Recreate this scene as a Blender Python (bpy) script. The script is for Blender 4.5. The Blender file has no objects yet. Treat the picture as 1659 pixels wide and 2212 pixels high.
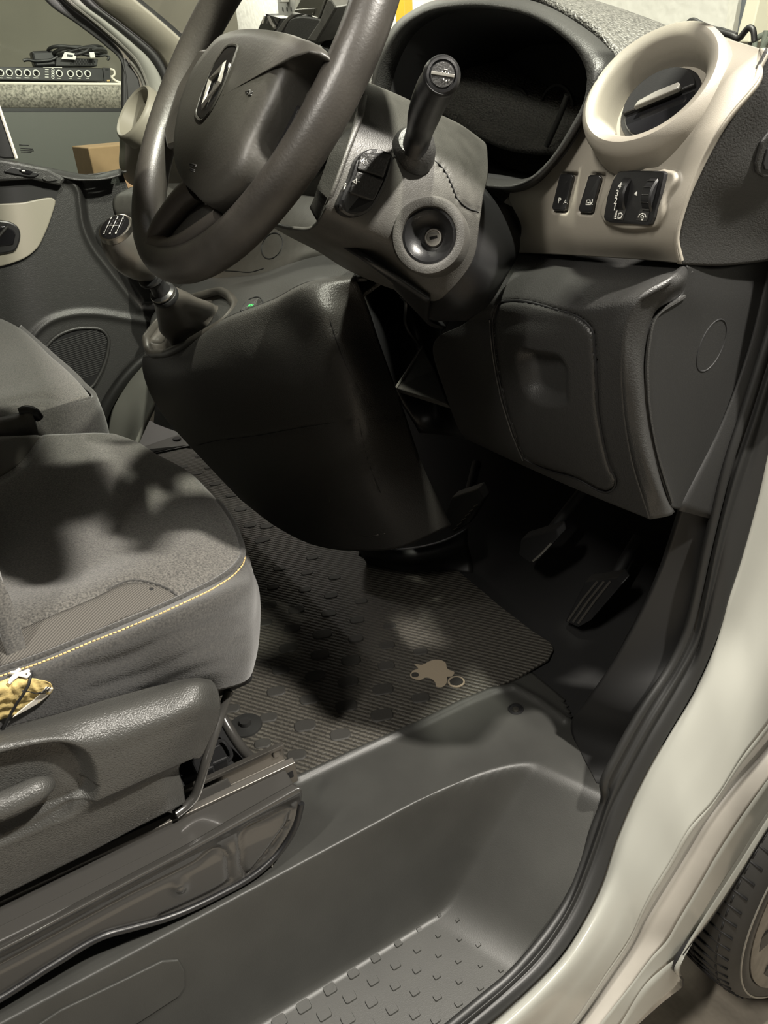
import bpy, bmesh, math, random
from mathutils import Vector as V, Matrix
from mathutils.bvhtree import BVHTree
random.seed(4)
S = bpy.context.scene
COL = S.collection

# ------------------------------------------------------------------ camera
# metres: +X to the van's driver side, +Y to the van's front, Z up from the garage floor
FPX, CX, CY = 1660.0, 829.5, 1106.0
CAM = V((0.48, 0.0, 1.55))
R = Matrix(((0.50616028, 0.38606626, -0.77120336),
            (0.85998914, -0.29329442, 0.41760874),
            (-0.064965, -0.87460347, -0.48046678)))       # image right / down / forward -> world
cd = bpy.data.cameras.new('camera'); cam = bpy.data.objects.new('camera', cd); COL.objects.link(cam)
cd.sensor_fit = 'VERTICAL'; cd.sensor_height = 36.0; cd.lens = 36.0 * FPX / 2212.0
cd.clip_start = 0.02
rt, dn, fw = R.col[0], R.col[1], R.col[2]
cam.matrix_world = Matrix(((rt.x, -dn.x, -fw.x, CAM.x), (rt.y, -dn.y, -fw.y, CAM.y), (rt.z, -dn.z, -fw.z, CAM.z), (0, 0, 0, 1)))
S.camera = cam

# ------------------------------------------------------------------ world, lamps, exposure
S.view_settings.view_transform = 'Standard'; S.view_settings.look = 'None'
S.view_settings.gamma = 1.0; S.view_settings.exposure = 0.4
w = bpy.data.worlds.new('garage_air'); S.world = w; w.use_nodes = True
w.node_tree.nodes['Background'].inputs[0].default_value = (1.0, 0.95, 0.84, 1)
w.node_tree.nodes['Background'].inputs[1].default_value = 0.02

def lamp(name, loc, aim, sx, sy, power, col=(1.0, 0.945, 0.85)):
    l = bpy.data.lights.new(name, 'AREA'); l.shape = 'RECTANGLE'; l.size = sx; l.size_y = sy
    l.energy = power; l.color = col
    o = bpy.data.objects.new(name, l); COL.objects.link(o)
    o.location = loc; o.rotation_euler = (V(aim) - V(loc)).to_track_quat('-Z', 'Y').to_euler()
    return o
lamp('ceiling_lamp_front', (0.78, 1.08, 2.90), (-0.4, 0.25, 1.1), 0.06, 0.09, 112)
lamp('ceiling_lamp_above_screen', (0.05, 0.45, 2.75), (-0.2, 0.5, 1.4), 0.06, 0.09, 62)
lamp('fill_lamp_doorway', (0.42, -0.75, 2.72), (-0.1, 0.5, 1.2), 0.06, 0.5, 29)  # fill added over the doorway to brighten beige panel, column and step
lamp('ceiling_tube_far_left', (-2.5, 0.4, 2.8), (-2.8, 0.5, 1.0), 0.1, 1.2, 16)
lamp('wall_fill_tube', (-4.0, 1.75, 2.8), (-4.0, 2.4, 1.5), 3.0, 0.1, 58)  # added light so the white wall comes out bright
lamp('fill_tube_behind', (2.4, -1.2, 2.7), (0.0, 0.4, 0.6), 0.06, 1.2, 3)  # weak fill light added behind the viewpoint

# ------------------------------------------------------------------ geometry helpers
def ray(u, v): return R @ V(((u - CX) / FPX, (v - CY) / FPX, 1.0))
def at(u, v, x=None, y=None, z=None, d=None, pl=None):
    r = ray(u, v)
    if x is not None: t = (x - CAM.x) / r.x
    elif y is not None: t = (y - CAM.y) / r.y
    elif z is not None: t = (z - CAM.z) / r.z
    elif pl is not None: t = (pl[0] - CAM).dot(pl[1]) / r.dot(pl[1])
    else: t = d
    return CAM + r * t
def A(pts, **k): return [at(p[0], p[1], **k) for p in pts]
def Ay(pts): return [at(u, v, y=y) for u, v, y in pts]
def Az(pts): return [at(u, v, z=z) for u, v, z in pts]
def Ax(pts): return [at(u, v, x=x) for u, v, x in pts]
def lerp(a, b, t): return a + (b - a) * t

def cr(pts, n, closed=False):
    """n points along a smooth curve through pts, spaced by chord length"""
    pts = [V(p) for p in pts]
    m = len(pts)
    if m == 2 and not closed: return [pts[0].lerp(pts[1], i / (n - 1)) for i in range(n)]
    idx = (lambda i: pts[i % m]) if closed else (lambda i: pts[i] if 0 <= i < m else (2 * pts[0] - pts[1] if i < 0 else 2 * pts[-1] - pts[-2]))
    segs = m if closed else m - 1
    L = [max((idx(i + 1) - idx(i)).length, 1e-9) for i in range(segs)]
    tot = sum(L); out = []
    for k in range(n):
        s = tot * k / (n if closed else n - 1); i = 0
        while i < segs - 1 and s > L[i]: s -= L[i]; i += 1
        t = min(s / L[i], 1.0)
        p0, p1, p2, p3 = idx(i - 1), idx(i), idx(i + 1), idx(i + 2)
        l1 = L[i]; l0 = max((p1 - p0).length, 1e-9); l2 = max((p3 - p2).length, 1e-9)
        m1 = ((p1 - p0) / l0 * l1 + (p2 - p1) / l1 * l0) / (l0 + l1) * l1
        m2 = ((p2 - p1) / l1 * l2 + (p3 - p2) / l2 * l1) / (l1 + l2) * l1
        t2, t3 = t * t, t * t * t
        out.append((2 * t3 - 3 * t2 + 1) * p1 + (t3 - 2 * t2 + t) * m1 + (-2 * t3 + 3 * t2) * p2 + (t3 - t2) * m2)
    return out

GEO = {}
def mesh(name, vs, fs, mat, parent=None, smooth=True, flip=True, angle=None):
    me = bpy.data.meshes.new(name); me.from_pydata([tuple(v) for v in vs], [], fs); me.update()
    o = bpy.data.objects.new(name, me); COL.objects.link(o)
    if mat: me.materials.append(mat)
    if smooth: me.polygons.foreach_set('use_smooth', [True] * len(me.polygons))
    if angle: me.set_sharp_from_angle(angle=math.radians(angle))
    if parent is not None:
        o.parent = parent; o.matrix_parent_inverse = Matrix.Translation(parent.location).inverted() if parent.type == 'EMPTY' else parent.matrix_basis.inverted()
    return o
def regeo(o):
    me = o.data; vs = [v.co.copy() for v in me.vertices]; fs = [list(p.vertices) for p in me.polygons]
    GEO[o.name] = (BVHTree.FromPolygons(vs, fs), vs, fs)
def hitn(o, u, v):
    r = ray(u, v).normalized()
    p, n, i, d = GEO[o.name][0].ray_cast(CAM, r)
    if p is None:
        q = at(u, v, d=1.0); best = min(GEO[o.name][1], key=lambda c: ((c - CAM).normalized() - r).length)
        p = CAM + r * (best - CAM).length
        p2, n, i, d = GEO[o.name][0].find_nearest(best)
    if n.dot(r) > 0: n = -n
    return p, n
def on(o, u, v, off=0.0):
    p, n = hitn(o, u, v); return p + n * off
def solid(o, t, off=-1.0):
    m = o.modifiers.new('thick', 'SOLIDIFY'); m.thickness = t; m.offset = off; m.use_even_offset = False; return o
def bev(o, w, seg=2, lim=35):
    m = o.modifiers.new('bevel', 'BEVEL'); m.width = w; m.segments = seg; m.limit_method = 'ANGLE'; m.angle_limit = math.radians(lim); m.harden_normals = False; return o
def patch(name, rows, mat, parent=None, nu=24, nv=24, thick=0.004, lin=False, off=-1.0):
    rr = [cr(r, nu) for r in rows]
    grid = [[None] * nu for _ in range(nv)]
    for c in range(nu):
        col = cr([r[c] for r in rr], nv)
        for k in range(nv): grid[k][c] = col[k]
    return gridmesh(name, grid, mat, parent, thick, off)
def gridmesh(name, grid, mat, parent=None, thick=0.004, off=-1.0):
    nv, nu = len(grid), len(grid[0])
    vs = [p for r in grid for p in r]
    fs = [(k * nu + c, k * nu + c + 1, (k + 1) * nu + c + 1, (k + 1) * nu + c) for k in range(nv - 1) for c in range(nu - 1)]
    s = 0
    for f in fs[::max(1, len(fs) // 60)]:
        n = (vs[f[1]] - vs[f[0]]).cross(vs[f[3]] - vs[f[0]]); s += 1 if n.dot(CAM - vs[f[0]]) > 0 else -1
    if s < 0: fs = [f[::-1] for f in fs]
    o = mesh(name, vs, fs, mat, parent)
    if thick: solid(o, thick, off)
    regeo(o); return o
def ribbon(name, a, b, mat, parent=None, n=30, thick=0.004, bulge=0.0, off=-1.0, nv=6):
    ca, cb = cr(a, n), cr(b, n)
    g = []
    for k in range(nv):
        t = k / (nv - 1); g.append([])
        for p, q in zip(ca, cb):
            m = p.lerp(q, t); g[-1].append(m + (CAM - m).normalized() * bulge * 4 * t * (1 - t))
    return gridmesh(name, g, mat, parent, thick, off)
def push(o, fn):
    """move vertices along the surface normal by fn(u, v) metres, u v being the photo's pixel frame"""
    me = o.data
    nor = [n.vector.copy() for n in me.vertex_normals]
    Rt = R.transposed()
    for v, n in zip(me.vertices, nor):
        c = Rt @ (v.co - CAM)
        h = fn(CX + FPX * c.x / c.z, CY + FPX * c.y / c.z)
        if h: v.co = v.co + n * h
    me.update(); regeo(o)
def inpoly(u, v, poly):
    c = False; j = len(poly) - 1
    for i in range(len(poly)):
        a, b = poly[i], poly[j]
        if (a[1] > v) != (b[1] > v) and u < (b[0] - a[0]) * (v - a[1]) / (b[1] - a[1]) + a[0]: c = not c
        j = i
    return c
def dline(u, v, pl, closed=False):
    best = 1e9; n = len(pl)
    for i in range(n if closed else n - 1):
        a, b = pl[i], pl[(i + 1) % n]
        ex, ey = b[0] - a[0], b[1] - a[1]; l2 = ex * ex + ey * ey + 1e-9
        t = max(0, min(1, ((u - a[0]) * ex + (v - a[1]) * ey) / l2))
        best = min(best, math.hypot(u - a[0] - t * ex, v - a[1] - t * ey))
    return best
def sp2(pts, n=40, closed=False): return [(p.x, p.y) for p in cr([V((a, b, 0)) for a, b in pts], n, closed)]
def sms(t): t = max(0.0, min(1.0, t)); return t * t * (3 - 2 * t)
def splitoff(o, poly, name, mat, parent):
    """cut the faces inside a pixel polygon out of o into a part of its own"""
    me = o.data; Rt = R.transposed(); keep, out = [], []
    for p in me.polygons:
        c = Rt @ (p.center - CAM)
        (out if inpoly(CX + FPX * c.x / c.z, CY + FPX * c.y / c.z, poly) else keep).append(list(p.vertices))
    vs = [v.co.copy() for v in me.vertices]
    def pack(fs):
        mp = {}; nv = []; nf = []
        for f in fs:
            for i in f:
                if i not in mp: mp[i] = len(nv); nv.append(vs[i])
            nf.append([mp[i] for i in f])
        return nv, nf
    nv, nf = pack(out); q = mesh(name, nv, nf, mat, parent); solid(q, 0.003); regeo(q)
    nv, nf = pack(keep); m2 = bpy.data.meshes.new(o.name); m2.from_pydata([tuple(v) for v in nv], [], nf); m2.update()
    for mm in me.materials: m2.materials.append(mm)
    m2.polygons.foreach_set('use_smooth', [True] * len(m2.polygons)); o.data = m2; regeo(o)
    return q

def cut(o, poly, grow=0):
    me = o.data; Rt = R.transposed(); bm = bmesh.new(); bm.from_mesh(me); kill = []
    for f in bm.faces:
        c = Rt @ (f.calc_center_median() - CAM)
        if inpoly(CX + FPX * c.x / c.z, CY + FPX * c.y / c.z, poly): kill.append(f)
    bmesh.ops.delete(bm, geom=kill, context='FACES'); bm.to_mesh(me); bm.free(); regeo(o)
def join(o, vs, fs, m):
    me = o.data; nv = len(me.vertices)
    allv = [tuple(v.co) for v in me.vertices] + [tuple(v) for v in vs]
    old = [list(p.vertices) for p in me.polygons]; sm = [p.use_smooth for p in me.polygons]; mi = [p.material_index for p in me.polygons]
    n = bpy.data.meshes.new(me.name); n.from_pydata(allv, [], old + [[i + nv for i in f] for f in fs]); n.update()
    for mm in me.materials: n.materials.append(mm)
    n.materials.append(m); k = len(n.materials) - 1
    for p, a, b in zip(n.polygons, sm + [False] * len(fs), mi + [k] * len(fs)): p.use_smooth = a; p.material_index = b
    o.data = n
def frames(pts, closed=False):
    n = len(pts); T = []
    for i in range(n):
        a = pts[(i - 1) % n] if closed or i else pts[0]; b = pts[(i + 1) % n] if closed or i < n - 1 else pts[-1]
        T.append((b - a).normalized() if (b - a).length > 1e-9 else V((0, 0, 1)))
    u = T[0].orthogonal().normalized(); U = [u]
    for i in range(1, n):
        u = U[-1] - T[i] * U[-1].dot(T[i]); U.append(u.normalized())
    return T, U
def tube_geo(pts, r, seg=10, closed=False, flat=1.0):
    n = len(pts); T, U = frames(pts, closed)
    rr = r if isinstance(r, (list, tuple)) else [r] * n
    if len(rr) != n: rr = [rr[min(int(i / (n - 1) * (len(rr) - 1)), len(rr) - 2)] * (1 - (i / (n - 1) * (len(rr) - 1) - min(int(i / (n - 1) * (len(rr) - 1)), len(rr) - 2))) + rr[min(int(i / (n - 1) * (len(rr) - 1)), len(rr) - 2) + 1] * (i / (n - 1) * (len(rr) - 1) - min(int(i / (n - 1) * (len(rr) - 1)), len(rr) - 2)) for i in range(n)]
    vs, fs = [], []
    for i in range(n):
        B = T[i].cross(U[i])
        for k in range(seg):
            a = 2 * math.pi * k / seg
            vs.append(pts[i] + U[i] * math.cos(a) * rr[i] + B * math.sin(a) * rr[i] * flat)
    for i in range(n if closed else n - 1):
        j = (i + 1) % n
        for k in range(seg):
            k2 = (k + 1) % seg
            fs.append((i * seg + k, i * seg + k2, j * seg + k2, j * seg + k))
    if not closed:
        fs.append(tuple(range(seg))[::-1]); fs.append(tuple((n - 1) * seg + k for k in range(seg)))
    return vs, fs
def tube(name, pts, r, mat, parent=None, seg=10, n=None, closed=False, flat=1.0):
    pts = [V(p) for p in pts]
    if n: pts = cr(pts, n, closed)
    vs, fs = tube_geo(pts, r, seg, closed, flat)
    o = mesh(name, vs, fs, mat, parent, angle=50); regeo(o); return o
def axes_of(nrm, up=V((0, 0, 1))):
    n = V(nrm).normalized(); x = V(up).cross(n)
    x = x.normalized() if x.length > 1e-6 else V((1, 0, 0)); return x, n.cross(x), n
def lathe(name, c, nrm, prof, mat, parent=None, seg=40, sx=1.0, sy=1.0, up=V((0, 0, 1)), capend=True, angle=40):
    x, y, n = axes_of(nrm, up); vs, fs = [], []
    for r, h in prof:
        for k in range(seg):
            a = 2 * math.pi * k / seg; vs.append(V(c) + x * math.cos(a) * r * sx + y * math.sin(a) * r * sy + n * h)
    m = len(prof)
    for i in range(m - 1):
        for k in range(seg):
            k2 = (k + 1) % seg; fs.append((i * seg + k, i * seg + k2, (i + 1) * seg + k2, (i + 1) * seg + k))
    if capend:
        fs.append(tuple(range(seg))[::-1]); fs.append(tuple((m - 1) * seg + k for k in range(seg)))
    o = mesh(name, vs, fs, mat, parent, angle=angle); regeo(o); return o
def prism(name, pts, vec, mat, parent=None, bevel=0.0, seg=2, smooth=False):
    pts = [V(p) for p in pts]; vec = V(vec); n = len(pts)
    vs = pts + [p + vec for p in pts]
    fs = [tuple(range(n)), tuple(range(2 * n - 1, n - 1, -1))] + [(i, i + n, (i + 1) % n + n, (i + 1) % n) for i in range(n)]
    o = mesh(name, vs, fs, mat, parent, smooth=smooth)
    bm = bmesh.new(); bm.from_mesh(o.data); bmesh.ops.recalc_face_normals(bm, faces=bm.faces); bm.to_mesh(o.data); bm.free()
    if smooth: o.data.set_sharp_from_angle(angle=math.radians(40))
    if bevel: bev(o, bevel, seg)
    regeo(o); return o
def box(name, c, sz, mat, parent=None, bevel=0.003, ax=None):
    c = V(c); X, Y, Z = ax if ax else (V((1, 0, 0)), V((0, 1, 0)), V((0, 0, 1)))
    h = [s / 2 for s in sz]
    q = [c + X * (a * h[0]) + Y * (b * h[1]) - Z * h[2] for a, b in ((-1, -1), (1, -1), (1, 1), (-1, 1))]
    return prism(name, q, Z * sz[2], mat, parent, bevel)
def plate(name, o, px, mat, parent=None, th=0.003, sink=0.001, bevel=0.0006, n=0, smooth=False):
    """a raised plate whose outline lies on surface o"""
    if n: px = sp2(px, n, True)
    hs = [hitn(o, u, v) for u, v in px]
    nn = V((0, 0, 0))
    for _, q in hs: nn += q
    nn.normalize()
    return prism(name, [p - nn * sink for p, _ in hs], nn * (th + sink), mat, parent, bevel, smooth=smooth)
def drape(name, o, rows, mat, parent=None, nu=24, nv=10, off=0.0015, thick=0.001):
    """a skin laid on surface o between pixel polylines"""
    rr = [sp2(r, nu) for r in rows]; g = [[None] * nu for _ in range(nv)]
    for c in range(nu):
        col = cr([V((r[c][0], r[c][1], 0)) for r in rr], nv)
        for k in range(nv): g[k][c] = on(o, col[k].x, col[k].y, off)
    return gridmesh(name, g, mat, parent, thick)
def groove(name, o, px, mat, parent=None, r=0.0008, n=24, off=0.0, closed=False):
    return tube(name, [on(o, u, v, off) for u, v in sp2(px, n, closed)], r, mat, parent, seg=6, closed=closed)
def strokes(name, o, lines, r, mat, parent=None, off=0.0004):
    vs, fs = [], []
    for ln in lines:
        p = [on(o, u, v, off) for u, v in ln]
        if len(p) < 2: continue
        a, b = tube_geo(p, r, 5); k = len(vs); vs += a; fs += [tuple(i + k for i in f) for f in b]
    return mesh(name, vs, fs, mat, parent)
def text(name, s, p, right, nrm, size, mat, parent=None, ext=0.0002, shear=0.0):
    c = bpy.data.curves.new(name, 'FONT'); c.body = s; c.size = size; c.extrude = ext; c.align_x = 'CENTER'; c.align_y = 'CENTER'; c.shear = shear
    c.materials.append(mat)
    n = V(nrm).normalized(); x = (V(right) - n * V(right).dot(n)).normalized(); y = n.cross(x)
    t = bpy.data.objects.new(name, c); COL.objects.link(t)
    mw = Matrix(((x.x, y.x, n.x, p[0]), (x.y, y.y, n.y, p[1]), (x.z, y.z, n.z, p[2]), (0, 0, 0, 1)))
    bpy.context.view_layer.update()
    me = bpy.data.meshes.new_from_object(t.evaluated_get(bpy.context.evaluated_depsgraph_get()))
    COL.objects.unlink(t); bpy.data.objects.remove(t)
    me.transform(mw); o = bpy.data.objects.new(name, me); COL.objects.link(o)
    if parent is not None:
        o.parent = parent; o.matrix_parent_inverse = Matrix.Translation(parent.location).inverted() if parent.type == 'EMPTY' else parent.matrix_basis.inverted()
    return o
def text_on(name, s, o, u, v, u2, v2, hpx, mat, parent=None, off=0.0006, shear=0.0):
    p, n = hitn(o, u, v); q = on(o, u2, v2)
    d = (p - CAM).dot(fw)
    return text(name, s, p + n * off, q - p, n, hpx / FPX * d * 1.35, mat, parent, shear=shear)

def thing(name, label, cat, loc, group=None, kind=None):
    e = bpy.data.objects.new(name, None); COL.objects.link(e); e.location = loc; e.empty_display_size = 0.05
    e['label'] = label; e['category'] = cat
    if group: e['group'] = group
    if kind: e['kind'] = kind
    return e
def tag(o, label, cat, group=None, kind=None):
    o['label'] = label; o['category'] = cat
    if group: o['group'] = group
    if kind: o['kind'] = kind
    return o
def structure(o, label, cat):
    o['kind'] = 'structure'; o['label'] = label; o['category'] = cat; return o

# ------------------------------------------------------------------ materials
def mat(name, col, rough=0.5, metal=0.0, coat=0.0, spec=0.5, bump=0.0, bscale=900.0, var=0.0, vscale=30.0, sheen=0.0, emit=None, speck=0.0, sscale=900.0, dist=0.0006):
    m = bpy.data.materials.new(name); m.use_nodes = True; nt = m.node_tree; b = nt.nodes['Principled BSDF']
    b.inputs['Base Color'].default_value = (*col, 1); b.inputs['Roughness'].default_value = rough; b.inputs['Metallic'].default_value = metal
    b.inputs['Coat Weight'].default_value = coat; b.inputs['Specular IOR Level'].default_value = spec; b.inputs['Coat Roughness'].default_value = 0.08
    if sheen: b.inputs['Sheen Weight'].default_value = sheen; b.inputs['Sheen Roughness'].default_value = 0.6
    tc = nt.nodes.new('ShaderNodeTexCoord')
    def noise(sc, det=2.0):
        n = nt.nodes.new('ShaderNodeTexNoise'); n.inputs['Scale'].default_value = sc; n.inputs['Detail'].default_value = det
        nt.links.new(tc.outputs['Object'], n.inputs['Vector']); return n
    def mixmul(fac_out, lo, hi, src):
        r = nt.nodes.new('ShaderNodeMapRange'); r.inputs[1].default_value = 0.3; r.inputs[2].default_value = 0.7; r.inputs[3].default_value = lo; r.inputs[4].default_value = hi
        nt.links.new(fac_out, r.inputs[0])
        x = nt.nodes.new('ShaderNodeMix'); x.data_type = 'RGBA'; x.blend_type = 'MULTIPLY'; x.inputs[0].default_value = 1.0
        if src is None: x.inputs[6].default_value = (*col, 1)
        else: nt.links.new(src, x.inputs[6])
        nt.links.new(r.outputs[0], x.inputs[7]); return x.outputs[2]
    src = None
    if var: src = mixmul(noise(vscale, 4).outputs[0], 1 - var, 1 + var, src)
    if speck: src = mixmul(noise(sscale, 1).outputs[0], 1 - speck, 1 + speck, src)
    if src is not None: nt.links.new(src, b.inputs['Base Color'])
    if bump:
        n = noise(bscale, 1.5); bp = nt.nodes.new('ShaderNodeBump'); bp.inputs['Strength'].default_value = bump; bp.inputs['Distance'].default_value = dist
        nt.links.new(n.outputs[0], bp.inputs['Height']); nt.links.new(bp.outputs[0], b.inputs['Normal'])
    if emit: b.inputs['Emission Color'].default_value = (*emit[:3], 1); b.inputs['Emission Strength'].default_value = emit[3]
    return m
def glassmat(name, tint, glossy=0.08):
    m = bpy.data.materials.new(name); m.use_nodes = True; nt = m.node_tree; nt.nodes.clear()
    o = nt.nodes.new('ShaderNodeOutputMaterial'); t = nt.nodes.new('ShaderNodeBsdfTransparent'); g = nt.nodes.new('ShaderNodeBsdfGlossy'); x = nt.nodes.new('ShaderNodeMixShader')
    t.inputs[0].default_value = (*tint, 1); g.inputs['Roughness'].default_value = 0.03; x.inputs[0].default_value = glossy
    nt.links.new(t.outputs[0], x.inputs[1]); nt.links.new(g.outputs[0], x.inputs[2]); nt.links.new(x.outputs[0], o.inputs[0]); return m
def wavemat(name, col, scale, strength, rough, direction, distort=1.0, dark=0.55, dscale=1.5, dist=0.0012):
    """ribbed surface: wave bands across a direction vector"""
    m = mat(name, col, rough); nt = m.node_tree; b = nt.nodes['Principled BSDF']
    tc = nt.nodes.new('ShaderNodeTexCoord'); mp = nt.nodes.new('ShaderNodeMapping'); mp.vector_type = 'POINT'
    mp.inputs['Rotation'].default_value = (0, 0, -math.atan2(direction[1], direction[0]))
    wv = nt.nodes.new('ShaderNodeTexWave'); wv.bands_direction = 'X'; wv.inputs['Scale'].default_value = scale; wv.inputs['Distortion'].default_value = distort
    wv.inputs['Detail'].default_value = 1.0; wv.inputs['Detail Scale'].default_value = dscale
    nt.links.new(tc.outputs['Object'], mp.inputs[0]); nt.links.new(mp.outputs[0], wv.inputs['Vector'])
    bp = nt.nodes.new('ShaderNodeBump'); bp.inputs['Strength'].default_value = strength; bp.inputs['Distance'].default_value = dist
    nt.links.new(wv.outputs['Fac'], bp.inputs['Height']); nt.links.new(bp.outputs[0], b.inputs['Normal'])
    r = nt.nodes.new('ShaderNodeMapRange'); r.inputs[3].default_value = dark; r.inputs[4].default_value = 1.25; nt.links.new(wv.outputs['Fac'], r.inputs[0])
    x = nt.nodes.new('ShaderNodeMix'); x.data_type = 'RGBA'; x.blend_type = 'MULTIPLY'; x.inputs[0].default_value = 1; x.inputs[6].default_value = (*col, 1)
    nt.links.new(r.outputs[0], x.inputs[7]); nt.links.new(x.outputs[2], b.inputs['Base Color'])
    return m

M = {}
M['dash'] = mat('dark_grained_plastic', (0.019, 0.0188, 0.018), 0.45, bump=0.7, bscale=620, dist=0.0008)
M['dash_soft'] = mat('charcoal_plastic', (0.025, 0.0247, 0.0236), 0.46, bump=0.6, bscale=560, dist=0.0009)
M['pad'] = mat('grained_dash_top', (0.060, 0.058, 0.053), 0.5, bump=1.0, bscale=300, dist=0.003, speck=0.5, sscale=300)  # real grain in the bump; colour specks stand in for its glints
M['shroud'] = mat('grey_column_plastic', (0.056, 0.054, 0.049), 0.46, bump=0.5, bscale=850, dist=0.0006, var=0.15, vscale=60)
M['console'] = mat('console_plastic', (0.034, 0.0325, 0.030), 0.47, bump=0.8, bscale=520, dist=0.0011)
M['endtrim'] = mat('dark_side_plastic', (0.0125, 0.0125, 0.0122), 0.5, bump=0.3, bscale=600)
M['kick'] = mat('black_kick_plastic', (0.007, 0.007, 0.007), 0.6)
M['black'] = mat('black_plastic', (0.010, 0.010, 0.0105), 0.38, bump=0.15, bscale=900)
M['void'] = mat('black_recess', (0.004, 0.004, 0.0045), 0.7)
M['gloss'] = mat('gloss_black', (0.008, 0.008, 0.009), 0.12, coat=0.6)
M['beige'] = mat('beige_trim_plastic', (0.225, 0.208, 0.174), 0.5, bump=0.35, bscale=1400, dist=0.0003)
M['beige_far'] = mat('greige_trim_plastic', (0.22, 0.205, 0.165), 0.5, bump=0.3, bscale=900)
M['leather'] = mat('worn_black_leather', (0.034, 0.031, 0.027), 0.40, bump=0.35, bscale=420, var=0.25, vscale=25, dist=0.0004)
M['knob'] = mat('satin_grey_knob', (0.20, 0.19, 0.17), 0.32, metal=0.55, bump=0.1)
M['gaiter'] = mat('gaiter_leather', (0.055, 0.05, 0.044), 0.38, bump=0.2, bscale=300)
M['hub'] = mat('airbag_grey_plastic', (0.036, 0.034, 0.029), 0.48, bump=0.4, bscale=380, dist=0.0004)
M['silver'] = mat('silver_grey_plastic', (0.20, 0.195, 0.175), 0.35, metal=0.3, bump=0.1)
M['chrome'] = mat('chrome', (0.75, 0.74, 0.70), 0.10, metal=1.0)
M['satin'] = mat('satin_chrome', (0.8, 0.78, 0.72), 0.3, metal=0.85)
M['spoke'] = mat('spoke_plastic', (0.075, 0.068, 0.06), 0.42, bump=0.3, bscale=380)
M['steel'] = mat('worn_steel', (0.42, 0.40, 0.36), 0.3, metal=1.0, bump=0.1)
M['paint'] = mat('white_car_paint', (0.225, 0.226, 0.202), 0.22, coat=0.7, var=0.03, vscale=6)
M['paint_dull'] = mat('white_primer_overspray', (0.25, 0.235, 0.208), 0.45, var=0.06, vscale=18)
M['rubber'] = mat('black_rubber', (0.0115, 0.0115, 0.011), 0.5, bump=0.1)
M['hubcap'] = mat('dusty_silver_trim', (0.17, 0.155, 0.13), 0.5, metal=0.2, var=0.25, vscale=30)
M['tyre'] = mat('tyre_rubber', (0.018, 0.0175, 0.016), 0.62, bump=0.2, bscale=300)
M['liner'] = mat('moulded_floor_liner', (0.028, 0.028, 0.0255), 0.48, bump=0.25, bscale=650, var=0.10, vscale=14)
M['carpet'] = mat('black_carpet', (0.003, 0.003, 0.003), 0.95, bump=0.6, bscale=700)
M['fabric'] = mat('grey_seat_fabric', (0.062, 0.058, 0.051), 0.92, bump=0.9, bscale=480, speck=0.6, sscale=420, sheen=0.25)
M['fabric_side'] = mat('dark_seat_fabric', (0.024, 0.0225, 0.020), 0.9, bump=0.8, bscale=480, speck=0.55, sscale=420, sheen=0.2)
M['stripe'] = wavemat('ribbed_seat_fabric', (0.078, 0.072, 0.063), 130, 0.4, 0.9, (1, 0.6), 0.8, 0.5)
M['seattrim'] = mat('seat_skirt_plastic', (0.046, 0.0455, 0.042), 0.40, bump=1.0, bscale=520, dist=0.0009)
M['enamel'] = mat('black_enamel_steel', (0.036, 0.0345, 0.032), 0.26, coat=0.5)
M['rail'] = mat('dark_rail_steel', (0.16, 0.15, 0.135), 0.4, metal=0.8)
M['thread'] = mat('ochre_thread', (0.50, 0.36, 0.16), 0.8)
M['foam'] = mat('yellow_foam', (0.52, 0.40, 0.16), 0.95, bump=0.7, bscale=220, var=0.35, vscale=70, dist=0.0012)
M['white'] = mat('white_print', (0.75, 0.75, 0.70), 0.6)
M['padding'] = mat('white_wadding', (0.7, 0.66, 0.58), 0.9)
M['green'] = mat('green_lit_print', (0.05, 0.5, 0.12), 0.5, emit=(0.05, 0.8, 0.15, 0.35))
M['wall'] = mat('white_rough_wall', (0.72, 0.71, 0.66), 0.9, bump=0.6, bscale=28, var=0.05, vscale=9, dist=0.008)
M['olive'] = mat('olive_grey_wall', (0.115, 0.108, 0.085), 0.8, var=0.05, vscale=6)
M['concrete'] = mat('concrete', (0.34, 0.30, 0.245), 0.85, bump=0.5, bscale=60, var=0.25, vscale=14, dist=0.003)
M['felt'] = mat('grey_carpet_lining', (0.24, 0.225, 0.19), 0.95, bump=0.6, bscale=220, speck=0.5, sscale=130)
M['cabinet'] = mat('grey_green_panel', (0.080, 0.083, 0.072), 0.5)
M['card'] = mat('brown_cardboard', (0.30, 0.20, 0.105), 0.85, var=0.05)
M['yellow'] = mat('yellow_paint', (0.80, 0.48, 0.03), 0.5)
M['galv'] = mat('galvanised_steel', (0.30, 0.30, 0.28), 0.45, metal=0.5)
M['bluegrey'] = mat('blue_grey_door', (0.17, 0.19, 0.22), 0.6, var=0.1)
M['cream'] = mat('cream_post', (0.80, 0.77, 0.62), 0.6)
M['tarp'] = mat('olive_tarpaulin', (0.15, 0.135, 0.10), 0.7, bump=0.6, bscale=12, var=0.3, vscale=15, dist=0.02)
M['twig'] = mat('grey_green_hose', (0.16, 0.18, 0.15), 0.7)
M['glass'] = glassmat('door_glass', (0.86, 0.90, 0.86), 0.004)
M['windscreen'] = glassmat('windscreen_glass', (0.93, 0.95, 0.92), 0.04)
M['dirt'] = mat('dried_mud', (0.27, 0.225, 0.165), 0.95, bump=0.5, bscale=200)
M['mat'] = wavemat('ribbed_rubber_mat', (0.050, 0.046, 0.038), 38, 0.9, 0.55, (-0.57, 0.82), 1.8, 0.35, 5.0)
M['matpad'] = mat('rubber_mat_stud', (0.022, 0.021, 0.0185), 0.6, bump=0.4, bscale=900)
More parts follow.
